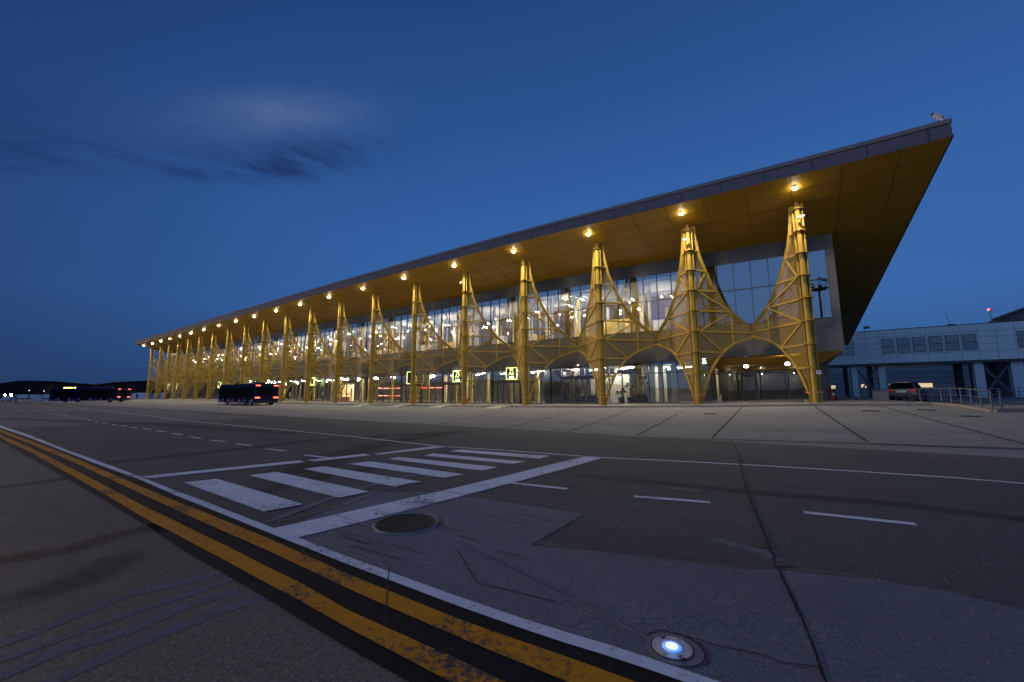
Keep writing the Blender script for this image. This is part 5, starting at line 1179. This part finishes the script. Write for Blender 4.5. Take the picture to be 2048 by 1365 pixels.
def shed(px0, px1, py0, F, lbl, mt=M['whitep']):
    a_ = atF(px0, 799, F); c_ = atF(px1, 799, F); h = atF((px0+px1)/2, py0, F).z; L = (c_-a_).length; an = math.atan2(c_.y-a_.y, c_.x-a_.x)
    t_ = thing('storage_shed', lbl, 'shed', (a_.x, a_.y, 0), an); MB().box(0, L, 0, 6, 0, h-.3).build('wall', mt, t_); MB().add([(-.2, -.3, h-.32), (L+.2, -.3, h-.32), (L+.2, 3, h+.1), (-.2, 3, h+.1), (-.2, 6.3, h-.32), (L+.2, 6.3, h-.32)], [(0, 1, 2, 3), (3, 2, 5, 4)]).build('roof', M['pier'], t_); MB().box(L*.3, L*.3+1, -.03, 0, 0, 2.1).build('door', M['pierdark'], t_)
shed(262, 292, 786.5, 185, 'pale low shed just left of the leftmost tower'); shed(300, 345, 786, 190, 'long pale low shed seen through the leftmost arches'); shed(28, 120, 790, 260, 'long pale low building far behind the equipment box', M['pier'])
# hills
def hill(name, prof, F, back=600, col=M['hill']):
    m_ = MB(); K = len(prof); fr = [atF(x, y, F) for x, y in prof]
    vs = []
    for p in fr:
        o = Vector((p.x-CAM.x, p.y-CAM.y, 0)).normalized()
        for j in range(7):
            s_ = j/6; q = Vector((p.x, p.y, 0))+o*back*(s_-1)*.9
            vs.append((q.x, q.y, max(-3, p.z)*math.sin(s_*math.pi/2)**1.5-1+(math.sin(q.x*.011)+math.cos(q.y*.017))*4*s_*(1-s_)))
        q = Vector((p.x, p.y, 0))+o*back; vs.append((q.x, q.y, -3))
    m_.add(vs, [(i*8+j, i*8+j+1, (i+1)*8+j+1, (i+1)*8+j) for i in range(K-1) for j in range(7)], True); return tag(m_.build(name, col), kind='structure')
hill('hill', [(-500,790),(-300,776),(-150,770),(-60,768),(0,766.5),(35,761.5),(75,761.5),(110,762.5),(150,766),(180,768.2),(215,769.5),(300,768),(400,770),(500,776),(640,784)], 1900)
hill('hill', [(120,785),(160,775),(190,769),(225,764.5),(260,762.5),(290,761.5),(340,760),(400,759),(460,760),(560,764),(700,772),(900,780)], 1500)
# hills all round, met in the reflections
m_ = MB(); vs = []; K = 48
for k_ in range(K+1):
    an = rad(20)+k_/K*rad(235)            # behind the camera, from the east round to the west
    hh = 48+26*math.sin(an*3.1+1)+16*math.sin(an*7.3)
    for r, h in ((1250, -2), (1600, hh*.65), (1900, hh), (2300, -2)): vs.append((CAM.x+r*math.sin(an), CAM.y+r*math.cos(an), h))
m_.add(vs, [(i*4+j, i*4+j+1, (i+1)*4+j+1, (i+1)*4+j) for i in range(K) for j in range(3)], True); tag(m_.build('hill', M['hill']), kind='structure')
# hillside village lamps
for px, py, lb in ((58.5, 781.5, 'tiny warm village lamp on the far hillside, left one'), (88, 782.5, 'tiny pale village lamp on the far hillside, right one')):
    p = atF(px, py, 900); t_ = thing('village_lamp', lb, 'lamp', tuple(p)); MB().tube((0,0,-8), (0,0,0), .15, n=6).build('pole', M['dark'], t_); MB().ball((0,0,0), .8, 8, 6).build('lamp', emit('village_glow', (1, .75, .45), 3), t_)
# trees far left
def tree(px, pyb, pyt, F, lbl):
    b_ = atF(px, pyb, F); h = atF(px, pyt, F).z; r_ = random.Random(int(px)); t_ = thing('tree', lbl, 'tree', (b_.x, b_.y, 0))
    tr = MB(); tr.tube((0,0,0), (.1,0,h*.5), .28, .16, 8)
    for k_ in range(5): an = k_*1.3; tr.tube((.1,0,h*.35+k_*.3), (math.cos(an)*1.6, math.sin(an)*1.6, h*.6+k_*.3), .1, .04, 6)
    tr.build('trunk', M['pot'], t_); m_ = MB()
    for c_ in range(16):
        c = Vector((r_.gauss(0, h*.16), r_.gauss(0, h*.16), h*r_.uniform(.38, .92)))
        for k_ in range(70):
            q = c+Vector((r_.gauss(0, .6), r_.gauss(0, .6), r_.gauss(0, .55))); u = Vector((r_.gauss(0,1), r_.gauss(0,1), r_.gauss(0,1))).normalized()*.17; v = u.orthogonal().normalized()*.11
            m_.add([q-u, q+v, q+u, q-v], [(0, 1, 2, 3)])
    m_.build('crown', M['leaf'], t_)
tree(101, 798, 770, 210, 'dark rounded tree far left behind the equipment box'); tree(270, 797, 775, 230, 'dark tree behind the sheds just left of the terminal')

# high mast behind the photographer, seen mirrored in the corner window
mp = atY(1640, 600, YW+.06); dv = (mp-CAM).normalized(); rv = Vector((dv.x, -dv.y, dv.z)); base = mp+rv*62
t_ = thing('light_mast', 'tall apron mast with unlit floodlights and a ladder, mirrored in the corner window', 'light mast', (base.x, base.y, 0)); hm = (mp+rv*62).z+2.6
MB().tube((0,0,0), (0,0,hm), .35, .16, 14).build('pole', M['dark'], t_)
MB().tube((0,0,hm-.6), (0,0,hm-.4), 1.3, n=20).build('platform', M['dark'], t_)
m_ = MB()
for k_ in range(40): m_.box(.4, .75, -.02, .02, 2+k_*(hm-3)/40, 2.05+k_*(hm-3)/40)
m_.build('ladder', M['dark'], t_)
for k_ in range(9):
    an = k_*2*math.pi/9; rr = 1.0+.9*(k_ % 2); zz = hm-.2+.9*(k_ % 3)
    p_ = Vector((math.cos(an)*rr, math.sin(an)*rr, zz)); MB().beam((math.cos(an)*.9, math.sin(an)*.9, hm-.5), p_, .07, .07).build('arm', M['dark'], t_)
    m_ = MB(); m_.beam(p_-Vector((math.cos(an)*.1, math.sin(an)*.1, 0)), p_+Vector((math.cos(an)*.65, math.sin(an)*.65, -.22)), .55, .22); m_.build('floodlight', M['dark'], t_)
MB().tube((0,0,hm-.5), (.1,0,hm+2.6), .05, .03, 8).build('finial', M['dark'], t_)
m_ = MB()
for h in (.5, 1.0): m_.path([(1.35*math.cos(k*.524), 1.35*math.sin(k*.524), hm-.4+h) for k in range(13)], .025, 6)
m_.build('guard_rail', M['dark'], t_)
